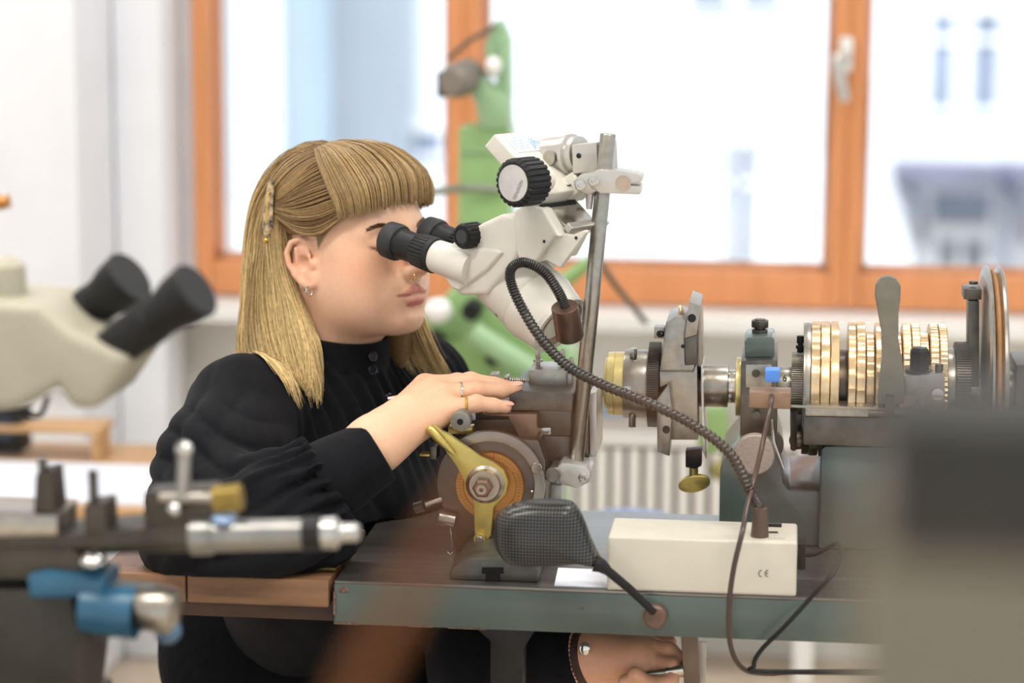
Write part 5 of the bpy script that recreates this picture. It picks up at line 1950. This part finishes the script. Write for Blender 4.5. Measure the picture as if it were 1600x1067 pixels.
def strands(guides, count, seg, rad, jit, layer, tip0, tip1, name, lenj=0.0, wave=0.0, clump=0, push=False):
    """guides: list of (a, [pts]) in head space"""
    A = np.array([g[0] for g in guides])
    GG = [np.array(g[1], dtype=float) for g in guides]
    for g in GG:
        hi = g[:, 2] > .06
        g[hi, 2] = .06 + (g[hi, 2] - .06) * .86
    G = np.stack([crom(g, seg) for g in GG])       # m, seg, 3
    a = np.sort(RNG.uniform(A.min(), A.max(), count))
    if clump:
        ac = np.round(a * clump) / clump
        a = a * .62 + np.clip(ac + RNG.normal(0, .002, count), A.min(), A.max()) * .38
    i = np.clip(np.searchsorted(A, a) - 1, 0, len(A) - 2)
    f = ((a - A[i]) / (A[i + 1] - A[i]))[:, None, None]
    f = f * f * (3 - 2 * f) * .5 + f * .5
    S_ = G[i] * (1 - f) + G[i + 1] * f                                            # count, seg, 3
    T = np.linspace(0, 1, seg)[None, :, None]
    out = S_ - np.array((-.012, 0, .02))
    out[..., 2] *= .35
    out /= np.linalg.norm(out, axis=-1, keepdims=True) + 1e-9
    lay = RNG.uniform(layer[0], layer[1], count)[:, None, None]
    S_ = S_ + out * lay
    off = RNG.normal(0, 1, (count, 1, 3)) * jit
    S_ = S_ + off * (.35 + .65 * T)
    if wave:
        ph = RNG.uniform(0, 6.28, (count, 1, 1))
        S_ = S_ + wave * T * np.sin(T * 9 + ph) * np.array((1, .6, 0))
    if lenj:
        L = 1 - RNG.uniform(0, lenj, (count, 1, 1))
        idx = np.linspace(0, 1, seg)[None, :] * L[:, :, 0] * (seg - 1)
        i0 = np.clip(idx.astype(int), 0, seg - 2)
        fr = (idx - i0)[..., None]
        rows = np.arange(count)[:, None]
        S_ = S_[rows, i0] * (1 - fr) + S_[rows, i0 + 1] * fr
    W = h2w(S_)
    if push:
        sh = W.shape
        W = W.reshape(-1, 3)
        pd = np.array((.05, -.62, .78))
        for _ in range(16):
            bad = f_blouse(W.astype(np.float32)) < .0022
            bad |= f_collar(W) < .0015
            if not bad.any():
                break
            W[bad] += pd * .0045
        W = W.reshape(sh)
        for _ in range(2):
            W[:, 1:-1] = W[:, 1:-1] * .5 + (W[:, :-2] + W[:, 2:]) * .25
    tg = np.gradient(W, axis=1)
    tg /= np.linalg.norm(tg, axis=-1, keepdims=True) + 1e-9
    nx = np.cross(tg, np.array((.3, .9, .2)))
    nx /= np.linalg.norm(nx, axis=-1, keepdims=True) + 1e-9
    ny = np.cross(tg, nx)
    r_ = rad * RNG.uniform(.7, 1.25, (count, 1, 1)) * (1 - .75 * np.clip((T - .75) / .25, 0, 1) ** 1.5)
    ringp = [W + (nx * math.cos(2 * PI * k / 3) + ny * math.sin(2 * PI * k / 3)) * r_ for k in range(3)]
    Vv = np.stack(ringp, 2)                                                       # count, seg, 3, 3
    base = (np.arange(count) * seg * 3)[:, None, None] + (np.arange(seg - 1) * 3)[None, :, None]
    k = np.arange(3)[None, None, :]
    k2 = (k + 1) % 3
    Q = np.stack([base + k, base + k2, base + k2 + 3, base + k + 3], -1).reshape(-1, 4)
    tt = np.clip(tip0 + (tip1 - tip0) * T, 0, 1)
    tint = RNG.uniform(.62, 1.28, (count, 1, 1))
    Cc = (ROOT * (1 - tt) + TIP * tt) * tint
    Cc = np.repeat(Cc[:, :, None, :], 3, 2).reshape(-1, 3)
    return Vv.reshape(-1, 3), Q, Cc


ZK = .80


def mir_(g):
    return [(x, -y, z) for x, y, z in g]


bang0 = [(-.016, -.030, .134), (-.002, -.044, .137), (.018, -.064, .121), (.038, -.0745, .092), (.048, -.0755, .070), (.051, -.073, .048)]
bang1 = [(-.018, -.022, .136), (.006, -.035, .142), (.040, -.056, .127), (.068, -.066, .095), (.076, -.066, .074), (.075, -.064, .053)]
bang2 = [(-.022, -.012, .138), (.006, -.018, .1450), (.052, -.030, .135), (.088, -.038, .104), (.094, -.039, .080), (.093, -.038, .057)]
bang3 = [(-.024, 0, .138), (.006, 0, .1460), (.056, 0, .138), (.092, 0, .107), (.098, 0, .082), (.0975, 0, .058)]
BG = [(0, bang0), (.22, bang1), (.4, bang2), (.5, bang3), (.6, mir_(bang2)), (.78, mir_(bang1)), (1, mir_(bang0))]
fr_v, fr_q, fr_c = strands(BG, 1500, 12, .00055, .0009, (-.002, .0035), .05, .30, 'fringe', lenj=.05, clump=38)
soft_build([fr_v], [fr_q], [fr_c], 'fringe', M_HAIR, hair, kind='stuff')
CLP = (-.040, -.081, .066)
sd0 = [(.052, -.067, .050), (.046, -.070, .046), (.026, -.0785, .033), (.002, -.0825, .034), (-.022, -.083, .047), (-.040, -.081, .058)]
sd1 = [(.058, -.068, .068), (.049, -.072, .066), (.025, -.081, .058), (.0, -.0845, .057), (-.022, -.0845, .061), (-.042, -.081, .065)]
sd2 = [(.050, -.068, .096), (.034, -.0745, .092), (.012, -.081, .084), (-.010, -.084, .075), (-.026, -.083, .071), (-.043, -.080, .069)]
sd3 = [(.030, -.056, .128), (.010, -.062, .124), (-.006, -.073, .108), (-.022, -.080, .091), (-.034, -.080, .080), (-.046, -.078, .072)]
sd4 = [(.014, -.014, .134), (-.008, -.024, .144), (-.034, -.050, .132), (-.048, -.066, .110), (-.052, -.073, .092), (-.050, -.076, .074)]
SG = [(0, sd0), (.25, sd1), (.5, sd2), (.75, sd3), (1, sd4)]
a_ = strands(SG, 1300, 12, .00055, .0008, (-.002, .003), .0, .18, 'side', clump=30)
sw0 = [(-.010, -.034, .135), (.008, -.062, .122), (.018, -.078, .094), (.008, -.0865, .074), (-.016, -.0875, .067), (-.040, -.084, .066)]
sw1 = [(-.010, -.024, .136), (.020, -.060, .124), (.038, -.0765, .096), (.036, -.0830, .070), (.004, -.0880, .059), (-.040, -.084, .061)]
w_ = strands([(0, sw0), (1, sw1)], 90, 14, .0005, .0010, (-.001, .0015), .0, .2, 'sweep', clump=9)
b_ = strands([(k, mir_(g)) for k, g in SG], 400, 10, .0007, .0008, (-.008, -.003), .0, .1, 'side')
soft_build([a_[0], b_[0]], [a_[1], b_[1]], [a_[2], b_[2]], 'swept_side_hair', M_HAIR, hair, kind='stuff')
# lengths
l0 = [(-.036, -.081, .068), (-.040, -.083, .060), (-.046, -.083, .028), (-.046, -.083, -.020), (-.036, -.086, -.075), (-.012, -.095, -.120), (.012, -.105, -.152)]
l1 = [(-.046, -.078, .076), (-.052, -.0795, .062), (-.064, -.079, .025), (-.070, -.079, -.030), (-.064, -.084, -.085), (-.046, -.094, -.128), (-.022, -.106, -.150)]
l2 = [(-.012, -.040, .130), (-.040, -.050, .134), (-.078, -.064, .085), (-.092, -.070, .020), (-.098, -.074, -.045), (-.100, -.084, -.105), (-.088, -.094, -.140)]
l3 = [(-.002, -.020, .136), (-.036, -.024, .1455), (-.088, -.036, .105), (-.112, -.044, .035), (-.119, -.050, -.035), (-.126, -.058, -.100), (-.128, -.064, -.145)]
l4 = [(-.002, 0, .136), (-.036, 0, .1465), (-.092, 0, .108), (-.119, 0, .040), (-.126, 0, -.035), (-.132, 0, -.100), (-.136, 0, -.150)]
lA = [(-.033, -.079, .056), (-.034, -.080, .046), (-.034, -.079, .005), (-.024, -.077, -.045), (-.004, -.079, -.090), (.010, -.086, -.130), (.014, -.096, -.165)]
lB = [(-.030, -.070, .038), (-.030, -.069, .026), (-.028, -.066, -.01), (-.024, -.062, -.055), (-.010, -.064, -.095), (.0, -.072, -.130), (.004, -.080, -.155)]
LG = [(-.35, lB), (-.2, lA), (0, l0), (.25, l1), (.5, l2), (.78, l3), (1, l4)]
a_ = strands(LG, 3200, 20, .00062, .0022, (-.004, .004), -.05, 1.5, 'long', lenj=.26, wave=.006, clump=26, push=True)
far = [(0, mir_(l3)), (.4, mir_(l2)), (.7, [(-.03, .06, .120), (-.03, .076, .09), (-.03, .084, .05), (-.02, .088, .0), (.0, .086, -.06), (.03, .080, -.110), (.058, .080, -.160)]),
       (1, [(.0, .060, .120), (.0, .077, .09), (.0, .085, .05), (.008, .088, .0), (.022, .084, -.05), (.046, .074, -.100), (.080, .074, -.155)])]
b_ = strands(far, 1300, 16, .0007, .002, (-.004, .003), -.05, 1.5, 'long', lenj=.12, wave=.003, clump=20, push=True)
# loose strands over the shoulder
lo0 = [(-.044, -.084, .05), (-.056, -.085, -.02), (-.05, -.088, -.08), (-.02, -.104, -.128), (.012, -.118, -.150), (.022, -.122, -.172)]
lo1 = [(-.06, -.080, .04), (-.082, -.084, -.03), (-.09, -.090, -.09), (-.06, -.106, -.136), (-.018, -.122, -.150), (.012, -.128, -.172)]
c__ = strands([(0, lo0), (1, lo1)], 150, 20, .0005, .0022, (-.001, .004), .25, 1.3, 'loose', lenj=.25, wave=.002, clump=7, push=True)
soft_build([a_[0], b_[0], c__[0]], [a_[1], b_[1], c__[1]], [a_[2], b_[2], c__[2]], 'long_hair', M_HAIR, hair, kind='stuff')
# eyebrows and lashes
for sg in (-1, 1):
    def ob(y, z):
        a_ = onf(y, z, .0004)
        return (a_[0], sg * y, z)
    bw = [(0, [ob(.012, .0325), ob(.0155, .0355)]), (.35, [ob(.025, .0360), ob(.031, .0392)]), (.7, [ob(.038, .0385), ob(.043, .0402)]), (1, [ob(.049, .0360), ob(.053, .0345)])]
    ev, eq, ec = strands(bw, 420, 4, .00036, .0010, (.000, .0012), 0, 0, 'brow')
    ec = ec * 0 + np.array(lin('#6b4a31')[:3])
    soft_build([ev], [eq], [ec], 'eyebrow', M_HAIR, woman)
    ls = [(0, [(.0885, sg * .022, .0115), (.094, sg * .023, .0085), (.098, sg * .023, .009)]), (1, [(.0835, sg * .046, .0135), (.087, sg * .051, .011), (.089, sg * .055, .012)])]
    ev, eq, ec = strands(ls, 90, 6, .00034, .0002, (0, .0005), 0, 0, 'lash')
    ec = ec * 0 + np.array(lin('#2c211d')[:3])
    soft_build([ev], [eq], [ec], 'eyelashes', M_HAIR, woman)
# hair clip: tapered oval bar in tortoiseshell
M_CLIP = mat('tortoiseshell', '#d2b78a', 0.15, 0, scale=130, col2='#1d1a1a', coat=0.6)
cp_ = [(-.034, -.0870, .098), (-.040, -.0885, .070), (-.047, -.0880, .034)]
pc = [V(h2w(c)) for c in spline(cp_, 16)]
wd__ = [.0030 + .0050 * (k / 16) ** .8 if k < 15 else .0052 - .0016 * (k - 15) for k in range(17)]
clip = MB()
rgs = []
for k, p in enumerate(pc):
    t = (pc[min(k + 1, 16)] - pc[max(k - 1, 0)]).normalized()
    n_ = (-HF.v - t * (-HF.v).dot(t)).normalized()
    s_ = t.cross(n_)
    rgs.append([p + s_ * (wd__[k] * math.cos(2 * PI * j / 14)) + n_ * (.0026 * math.sin(2 * PI * j / 14)) for j in range(14)])
clip.rings(rgs)
ho = clip.build('hair_clip', M_CLIP, hair)
sl_ = [p + (-HF.v) * .0025 for p in pc[4:14]]
MB().tube(sl_, .0011, 8).build('clip_spring', MATS['gold'], ho)
MB().ball(V(h2w((-.049, -.088, .028))), .003, 12, 8).build('clip_hinge', MATS['gold'], ho)
# ------------------------------------------------------------------ green machine behind
GY = 1.55
gs = S(GY)
M_GREEN = mat('leaf_green_enamel', '#90b674', 0.4, 0, var=0.06, scale=8, coat=0.2)
M_GREEN2 = mat('soft_green_enamel', '#93b68a', 0.4, 0, var=0.06, scale=8, coat=0.2)
gm = thing('green_pantograph', 'tall green engraving machine with grey motor head by the window', 'machine', V((P(755, 700, GY).x, GY, 0)))


def gp(pts, Y, dy, name, m, bevel=0.006):
    return MB().prism([P(x, y, Y) for x, y in pts], (0, dy, 0)).build(name, m, gm, bevel=bevel)


gp([(716, 198), (796, 198), (797, 640), (712, 640)], GY, .10, 'column', M_GREEN)
for k in range(4):
    y = 235 + 55 * k
    gp([(718, y), (794, y), (794, y + 4), (718, y + 4)], GY - .004, .004, 'column_rib', M_GREEN2, .0015)
gp([(778, 60), (796, 55), (797, 200), (772, 200)], GY + .01, .05, 'top_post', M_GREEN2)
gp([(758, 70), (772, 32), (782, 30), (796, 60), (796, 98), (770, 98), (760, 120)], GY + .02, .05, 'top_yoke', M_GREEN2)
gp([(728, 112), (752, 118), (780, 145), (794, 150), (796, 205), (748, 205), (742, 160), (728, 140)], GY - .01, .07, 'head_arm', M_GREEN2, .01)
c0_, c1_ = P(722, 105, GY - .02), P(694, 145, GY - .02)
c0 = P(708, 128, GY - .05)
mh = MB().lathe(c0, V((.25, 1, .1)), [(-.01, .02), (0, .026), (.01, .029), (.07, .029), (.075, .02)], 32).build('motor_head', mat('dull_grey', '#8c857c', 0.5, 0.5), gm)
MB().cyl(P(690, 112, GY - .04), P(690, 152, GY - .04), .008).build('motor_flange', M_STEEL_D, gm)
MB().ball(P(771, 104, GY - .0), (.014, .02, .018)).build('white_bulb', M_WHITEP, gm)
MB().tube([P(700, 92, GY), P(735, 62, GY), P(775, 40, GY)], .004, 8).build('tension_rod', M_STEEL_D, gm)
MB().tube(spline([P(660, 305, GY - .1), P(690, 298, GY - .08), P(730, 294, GY - .04), P(780, 296, GY - .02)], 20), .007, 10).build('pantograph_arm', mat('olive_steel', '#8f9184', 0.4, 0.6), gm)
# lower casting with struts
gp([(650, 500), (690, 470), (716, 440), (800, 430), (850, 520), (900, 560), (905, 600), (830, 600), (800, 640), (700, 640), (690, 560), (650, 560)], GY - .04, .12, 'lower_casting', M_GREEN, .015)
MB().tube([P(740, 520, GY - .1), P(850, 590, GY - .12), P(930, 620, GY - .12)], .02, 14).build('strut', M_GREEN2, gm)
MB().tube([P(800, 440, GY - .03), P(880, 440, GY - .04), P(935, 400, GY - .05)], [.016, .014, .010], 12).build('strut', M_GREEN, gm)
MB().tube([P(930, 400, GY - .05), P(965, 450, GY - .03), P(1010, 505, GY - .02)], .005, 8).build('guide_rod', M_STEEL_D, gm)
for (x, y, r) in ((735, 487, .016), (672, 540, .020), (770, 560, .014)):
    c = P(x, y, GY - .10)
    MB().lathe(c, (0, 1, 0), [(0, r * .8), (.004, r), (.05, r), (.06, r * .5)], 28).build('black_knob', M_BLACKP, gm)
for (x, y, r) in ((685, 485, .024), (668, 590, .026)):
    MB().ball(P(x, y, GY - .09), (r, .02, r * .9)).build('white_handwheel', M_WHITEP, gm)
zz = P(760, 640, GY).z
MB().span((P(700, 640, GY).x, GY - .06, 0), (P(880, 640, GY).x, GY + .16, zz + .03)).build('cabinet_base', M_GREEN2, gm, bevel=.02)
MB().tube([P(905, 590, GY - .05), P(1000, 640, GY - .05), P(1080, 660, GY - .05)], .012, 10).build('table_arm', M_GREEN2, gm)
gp([(1085, 640), (1135, 636), (1142, 690), (1120, 712), (1090, 705)], GY - .05, .06, 'side_bracket', M_GREEN, .01)
MB().ball(P(1130, 735, GY - .06), .02).build('ball_handle', mat('olive_knob', '#9a8f4a', 0.4), gm)
gp([(935, 620), (1000, 622), (1000, 650), (935, 652)], GY - .07, .05, 'blue_vise', mat('pale_blue_enamel', '#8fb6dc', 0.4), .006)
# stool seat behind the machine
st2 = thing('blue_stool', 'dark stool with pale blue seat before the radiator', 'stool', V((P(975, 830, 1.1).x, 1.1, 0)))
c = P(985, 808, 1.1)
MB().lathe(c - V((0, 0, .035)), (0, 0, 1), [(0, .07), (.006, .075), (.012, .075)], 40).build('seat_shell', M_BLACKP, st2)
MB().lathe(c - V((0, 0, .024)), (0, 0, 1), [(0, .074), (.016, .077), (.022, .068)], 40).build('seat_pad', mat('pale_blue_pad', '#8fa0c4', 0.6), st2)
MB().cyl(V((c.x, c.y, .03)), c - V((0, 0, .03)), .018).build('column', M_CHROME, st2)
MB().lathe(V((c.x, c.y, 0)), (0, 0, 1), [(0, .14), (.012, .14), (.03, .03)], 40).build('foot_plate', M_BLACKM, st2)

# ------------------------------------------------------------------ bench with paper and small devices behind on the left
BY = 1.3
bz = P(200, 795, BY).z
bw = thing('rear_bench', 'pale wooden bench with white sheet before the white pilaster', 'bench', V((P(150, 800, BY).x, BY + .2, 0)))
M_PALEW = wood_mat('pale_beech', '#d0a878', '#b98e62', 0.5, 'x')
bx0_, bx1_ = P(-200, 795, BY).x, P(395, 795, BY).x
MB().span((bx0_, BY, bz - .03), (bx1_, BY + .5, bz)).build('worktop', M_PALEW, bw, bevel=.003)
for x in (bx0_ + .05, bx1_ - .05):
    for y in (BY + .05, BY + .45):
        MB().span((x - .025, y - .025, 0), (x + .025, y + .025, bz - .03)).build('leg', M_WHITEP, bw)
tag(MB().span((bx0_ + .05, BY + .02, bz), (bx1_ - .12, BY + .3, bz + .006)).build('paper_stack', MATS['white_paper']), 'white papers lying on the pale wooden bench', 'paper')
shelf_z = P(30, 733, BY).z
sh = thing('bench_shelf', 'narrow pale wooden shelf standing over the papers', 'shelf', V((P(20, 740, BY).x, BY + .05, bz)))
MB().span((bx0_, BY + .34, shelf_z - .012), (P(66, 733, BY).x, BY + .43, shelf_z)).build('board', M_PALEW, sh, bevel=.002)
MB().span((P(50, 733, BY).x, BY + .34, bz), (P(50, 733, BY).x + .012, BY + .42, shelf_z - .012)).build('upright', M_PALEW, sh)
dv = thing('small_monitor', 'small black boxed instrument on the narrow shelf', 'instrument', V((P(0, 730, BY).x, BY + .4, shelf_z)))
a, b = P(-40, 706, BY + .35), P(30, 638, BY + .35)
MB().span((a.x, BY + .35, a.z), (b.x, BY + .42, b.z)).build('case', M_BLACKP, dv, bevel=.004)
MB().lathe(P(5, 670, BY + .349), (0, -1, 0), [(0, .022), (.003, .022), (.004, .018)], 28).build('dial', mat('dark_dial', '#2a3040', 0.2), dv)
MB().cyl(V(((a.x + b.x) / 2, BY + .385, shelf_z)), V(((a.x + b.x) / 2, BY + .385, a.z + .005)), .012).build('foot', M_BLACKM, dv)

# ------------------------------------------------------------------ near left: second microscope, out of focus
NY = -0.78
ns = S(NY)
M_IV2 = mat('cream_enamel', '#aca795', 0.45, 0, var=0.02)
nb_z = P(100, 1120, NY).z
bench = thing('near_bench', 'dark workbench carrying the blurred small lathe and microscope', 'bench', V((P(-60, 1100, NY).x, NY, 0)))
nx0, nx1 = P(-900, 1100, NY).x, P(118, 1100, NY).x
MB().span((nx0, NY - .2, nb_z - .04), (nx1, NY + .1, nb_z)).build('worktop', wood_mat('dark_bench_wood', '#4a4038', '#38302a', 0.5, 'x'), bench, bevel=.003)
for x in (nx0 + .05, nx1 - .05):
    for y in (NY - .15, NY + .05):
        MB().span((x - .03, y - .03, 0), (x + .03, y + .03, nb_z - .04)).build('leg', M_BLACKM, bench)
ms = thing('blurred_microscope', 'cream stereo microscope with two long black eyepieces above the small lathe', 'microscope', V((P(-120, 900, NY).x, NY, nb_z)))


def barrel(p0, p1, prof, name, m, parent):
    d = V(p1) - V(p0)
    L = d.length
    return MB().lathe(p0, d, [(t * L, r * ns) for t, r in prof], 40).build(name, m, parent)


for (cup, root, dy) in (((308, 452), (165, 553), -.03), ((205, 432), (82, 528), .03)):
    y = NY + dy
    p1, p0 = P(cup[0], cup[1], y - .01), P(root[0], root[1], y + .01)
    pr_ = [(0, 33), (.2, 35), (.55, 37), (.56, 34), (.7, 37), (.8, 43), (.98, 47), (1.0, 44), (1.0, 33)]
    barrel(p0, p1, pr_, 'eyepiece', M_BLACKP, ms)
    d = (p1 - p0).normalized()
    MB().lathe(p0 - d * .035, d, [(0, 34 * ns), (.036, 42 * ns), (.04, 38 * ns)], 40).build('eyepiece_tube', M_IV2, ms)
MB().prism([P(x, y, NY - .045) for x, y in ((-160, 520), (-40, 470), (60, 478), (110, 520), (205, 560), (150, 640), (110, 640), (90, 605), (30, 640), (-160, 660))], (0, .10, 0)).build('prism_housing', M_IV2, ms, bevel=.012, segs=4)
MB().lathe(P(-20, 470, NY), (0, 0, 1), [(-.03, .022), (0, .022), (.012, .018), (.018, .010)], 28).build('zoom_knob', M_BLACKM, ms)
MB().lathe(P(5, 440, NY), (0, 0, 1), [(-.02, .018), (.012, .016), (.018, .008)], 28).build('cap_knob', M_IV2, ms)
MB().cyl(P(-5, 318, NY + .05), P(14, 314, NY + .05), .005).build('side_pin', M_COPPER, ms)
MB().cyl(P(-5, 316, NY + .05), V((P(-60, 316, NY).x, NY + .05, P(-60, 316, NY).z)), .006).build('cross_bar', M_STEEL, ms)
px_ = P(-60, 600, NY + .05).x
MB().cyl(V((px_, NY + .05, nb_z)), V((px_, NY + .05, P(-60, 300, NY).z)), .012).build('post', M_STEEL, ms)
MB().span((px_ - .08, NY - .06, nb_z), (px_ + .08, NY + .10, nb_z + .02)).build('base', M_IV2, ms, bevel=.004)
MB().tube(spline([P(20, 640, NY), P(60, 650, NY), P(75, 620, NY)], 12), .002, 8).build('lead', M_BLACKP, ms)

# near left: small watchmaker lathe, out of focus
wl2 = thing('watchmaker_lathe', 'blurred small grey lathe with chrome handle, brass knob and blue clamps', 'lathe', V((P(150, 1080, NY).x, NY, nb_z)))
M_GREYM = mat('oily_grey_steel', '#544f47', 0.45, 0.75, var=0.15, scale=30)


def np_(pts, Y, dy, name, m, bevel=.002):
    return MB().prism([P(x, y, Y) for x, y in pts], (0, dy, 0)).build(name, m, wl2, bevel=bevel)


by_ = NY - .02
np_([(-60, 838), (100, 835), (350, 815), (352, 850), (220, 858), (-60, 862)], by_, .05, 'bed', M_GREYM)
np_([(-60, 800), (90, 805), (90, 838), (-60, 842)], by_ - .005, .05, 'tailstock_slide', M_STEEL)
np_([(55, 740), (80, 735), (90, 838), (50, 838)], by_, .03, 'tool_post', M_GREYM)
MB().cyl(P(68, 750, by_ + .01), P(66, 715, by_ + .01), 8 * ns).build('post_screw', M_STEEL_D, wl2)
np_([(130, 790), (165, 785), (168, 840), (130, 842)], by_, .03, 'rest_block', M_GREYM)
MB().cyl(P(147, 790, by_ + .01), P(145, 735, by_ + .01), 8 * ns).build('rest_screw', M_STEEL_D, wl2)
np_([(225, 770), (330, 765), (345, 818), (225, 826)], by_, .03, 'cross_slide', M_GREYM)
MB().ball(P(272, 795, by_ - .01), 12 * ns).build('oiler', M_CHROME, wl2)
MB().cyl(P(286, 780, by_), P(288, 705, by_), 11 * ns).build('handle_post', mat('satin_post', '#a9a9a6', 0.3, 0.9), wl2)
MB().ball(P(288, 702, by_), 14 * ns).build('handle_ball', M_CHROME, wl2)
c = P(335, 780, by_)
MB().gear(c, V((1, .0, .12)), 45 * ns, 22 * ns, 20, 2 * ns).build('brass_knob', mat('dull_brass', '#a08a4c', 0.4, 0.8), wl2)
MB().cyl(c - V((.04, 0, 0)), c + V((.01, 0, .001)), 9 * ns).build('knob_shaft', M_STEEL, wl2)
MB().ball(P(350, 810, by_), (20 * ns, .012, 10 * ns)).build('blue_cap', mat('pale_blue_plastic', '#9db8de', 0.3), wl2)
a_, b_ = P(225, 838, by_), P(350, 836, by_)
dd = (P(560, 832, by_) - P(300, 838, by_))
dl = dd.length
MB().lathe(P(300, 838, by_), dd, [(0, 30 * ns), (.12 * dl, 30 * ns), (.13 * dl, 26 * ns), (.68 * dl, 25 * ns)], 40).build('spindle_sleeve', mat('bright_handle', '#979794', 0.35, 0.9), wl2)
MB().lathe(P(300, 838, by_) + dd * .675, dd, [(0, 28 * ns), (.11 * dl, 28 * ns)], 40).build('black_collar', M_BLACKP, wl2)
MB().lathe(P(300, 838, by_) + dd * .78, dd, [(0, 25 * ns), (.09 * dl, 26 * ns), (.10 * dl, 20 * ns), (.12 * dl, 15 * ns), (.21 * dl, 15 * ns), (.23 * dl, 10 * ns)], 40).build('handle_end', mat('bright_handle2', '#bdbdba', 0.25, 0.9), wl2)
MB().cyl(P(160, 843, by_ + .01), P(310, 838, by_ + .01), 24 * ns).build('spindle_tube', M_GREYM, wl2)
np_([(-60, 860), (110, 858), (150, 880), (110, 905), (-60, 905)], by_, .06, 'headstock', M_GREYM)
M_BLUE = mat('teal_blue_enamel', '#2e6381', 0.35, 0, var=0.15, scale=20)
np_([(40, 900), (70, 895), (160, 905), (158, 935), (45, 935)], by_ - .01, .05, 'blue_clamp', M_BLUE, .004)
MB().lathe(P(130, 950, by_), V((1, 0, -.05)), [(0, 38 * ns), (.04, 44 * ns), (70 * ns, 40 * ns)], 32).build('blue_handwheel', M_BLUE, wl2)
MB().lathe(P(205, 945, by_), V((1, -.1, -.1)), [(0, 24 * ns), (.006, 34 * ns), (60 * ns, 40 * ns), (75 * ns, 36 * ns), (80 * ns, 20 * ns)], 32).build('chrome_handwheel', M_STEEL, wl2)
MB().ball(P(262, 985, by_), 22 * ns).build('blue_ball', mat('dusk_blue', '#4d6f8c', 0.35), wl2)
MB().ball(P(145, 875, by_ - .01), (22 * ns, .012, 14 * ns)).build('chrome_nut', M_CHROME, wl2)
np_([(-60, 920), (110, 920), (125, 1000), (110, 1130), (-60, 1130)], by_, .09, 'pedestal', mat('dark_pedestal', '#3d3a34', 0.5, 0.3), .006)
np_([(-60, 905), (230, 935), (225, 990), (110, 1010), (-60, 1000)], by_ + .03, .05, 'clamp_bracket', mat('dark_bracket', '#57544c', 0.5, 0.4), .006)

# ------------------------------------------------------------------ near right: machine column close to the camera, and the leather cord
KY = -1.93
ks = S(KY)
kc_ = thing('machine_column', 'grey-green machine column with a dark top close beside the lathe', 'machine', V((P(1500, 900, KY).x, KY, 0)))
M_COLM = mat('column_grey', '#7d7868', 0.6, 0, var=0.05, scale=30)
x0, x1 = P(1345, 800, KY).x, P(1345, 800, KY).x + .085
zt = P(1480, 670, KY).z
MB().span((x0, KY, 0.03), (x1, KY + .05, zt - .012)).build('column', M_COLM, kc_, bevel=.01, segs=4)
MB().span((x0 + .004, KY - .002, zt - .03), (x1, KY + .045, zt + .004)).build('top_cap', mat('column_cap_dark', '#2b2b25', 0.6, 0), kc_, bevel=.004)
MB().span((x0 - .05, KY - .05, 0), (x1 + .05, KY + .10, .03)).build('foot', M_COLM, kc_, bevel=.004)
cq = [(470, 1330), (545, 1110), (620, 960), (700, 820), (785, 710), (880, 655), (980, 640), (1080, 650), (1165, 690), (1230, 760), (1300, 860), (1350, 920)]
cy_ = KY + .02
pth = spline([P(x, y, cy_) for x, y in cq], 60)
e0 = pth[0]
pth = [V((e0.x - .06, e0.y, 0.004)), V((e0.x - .05, e0.y, .5))] + pth
rad_ = [.0042, .0042] + [.0046 - .0034 * min(1, k / 28) for k in range(61)]
cord = MB().tube(pth, rad_, 10)
tag(cord.build('leather_cord', mat('tan_leather', '#7a4a22', 0.7, var=0.1)), 'brown leather drive cord arching from the machine column', 'cord')
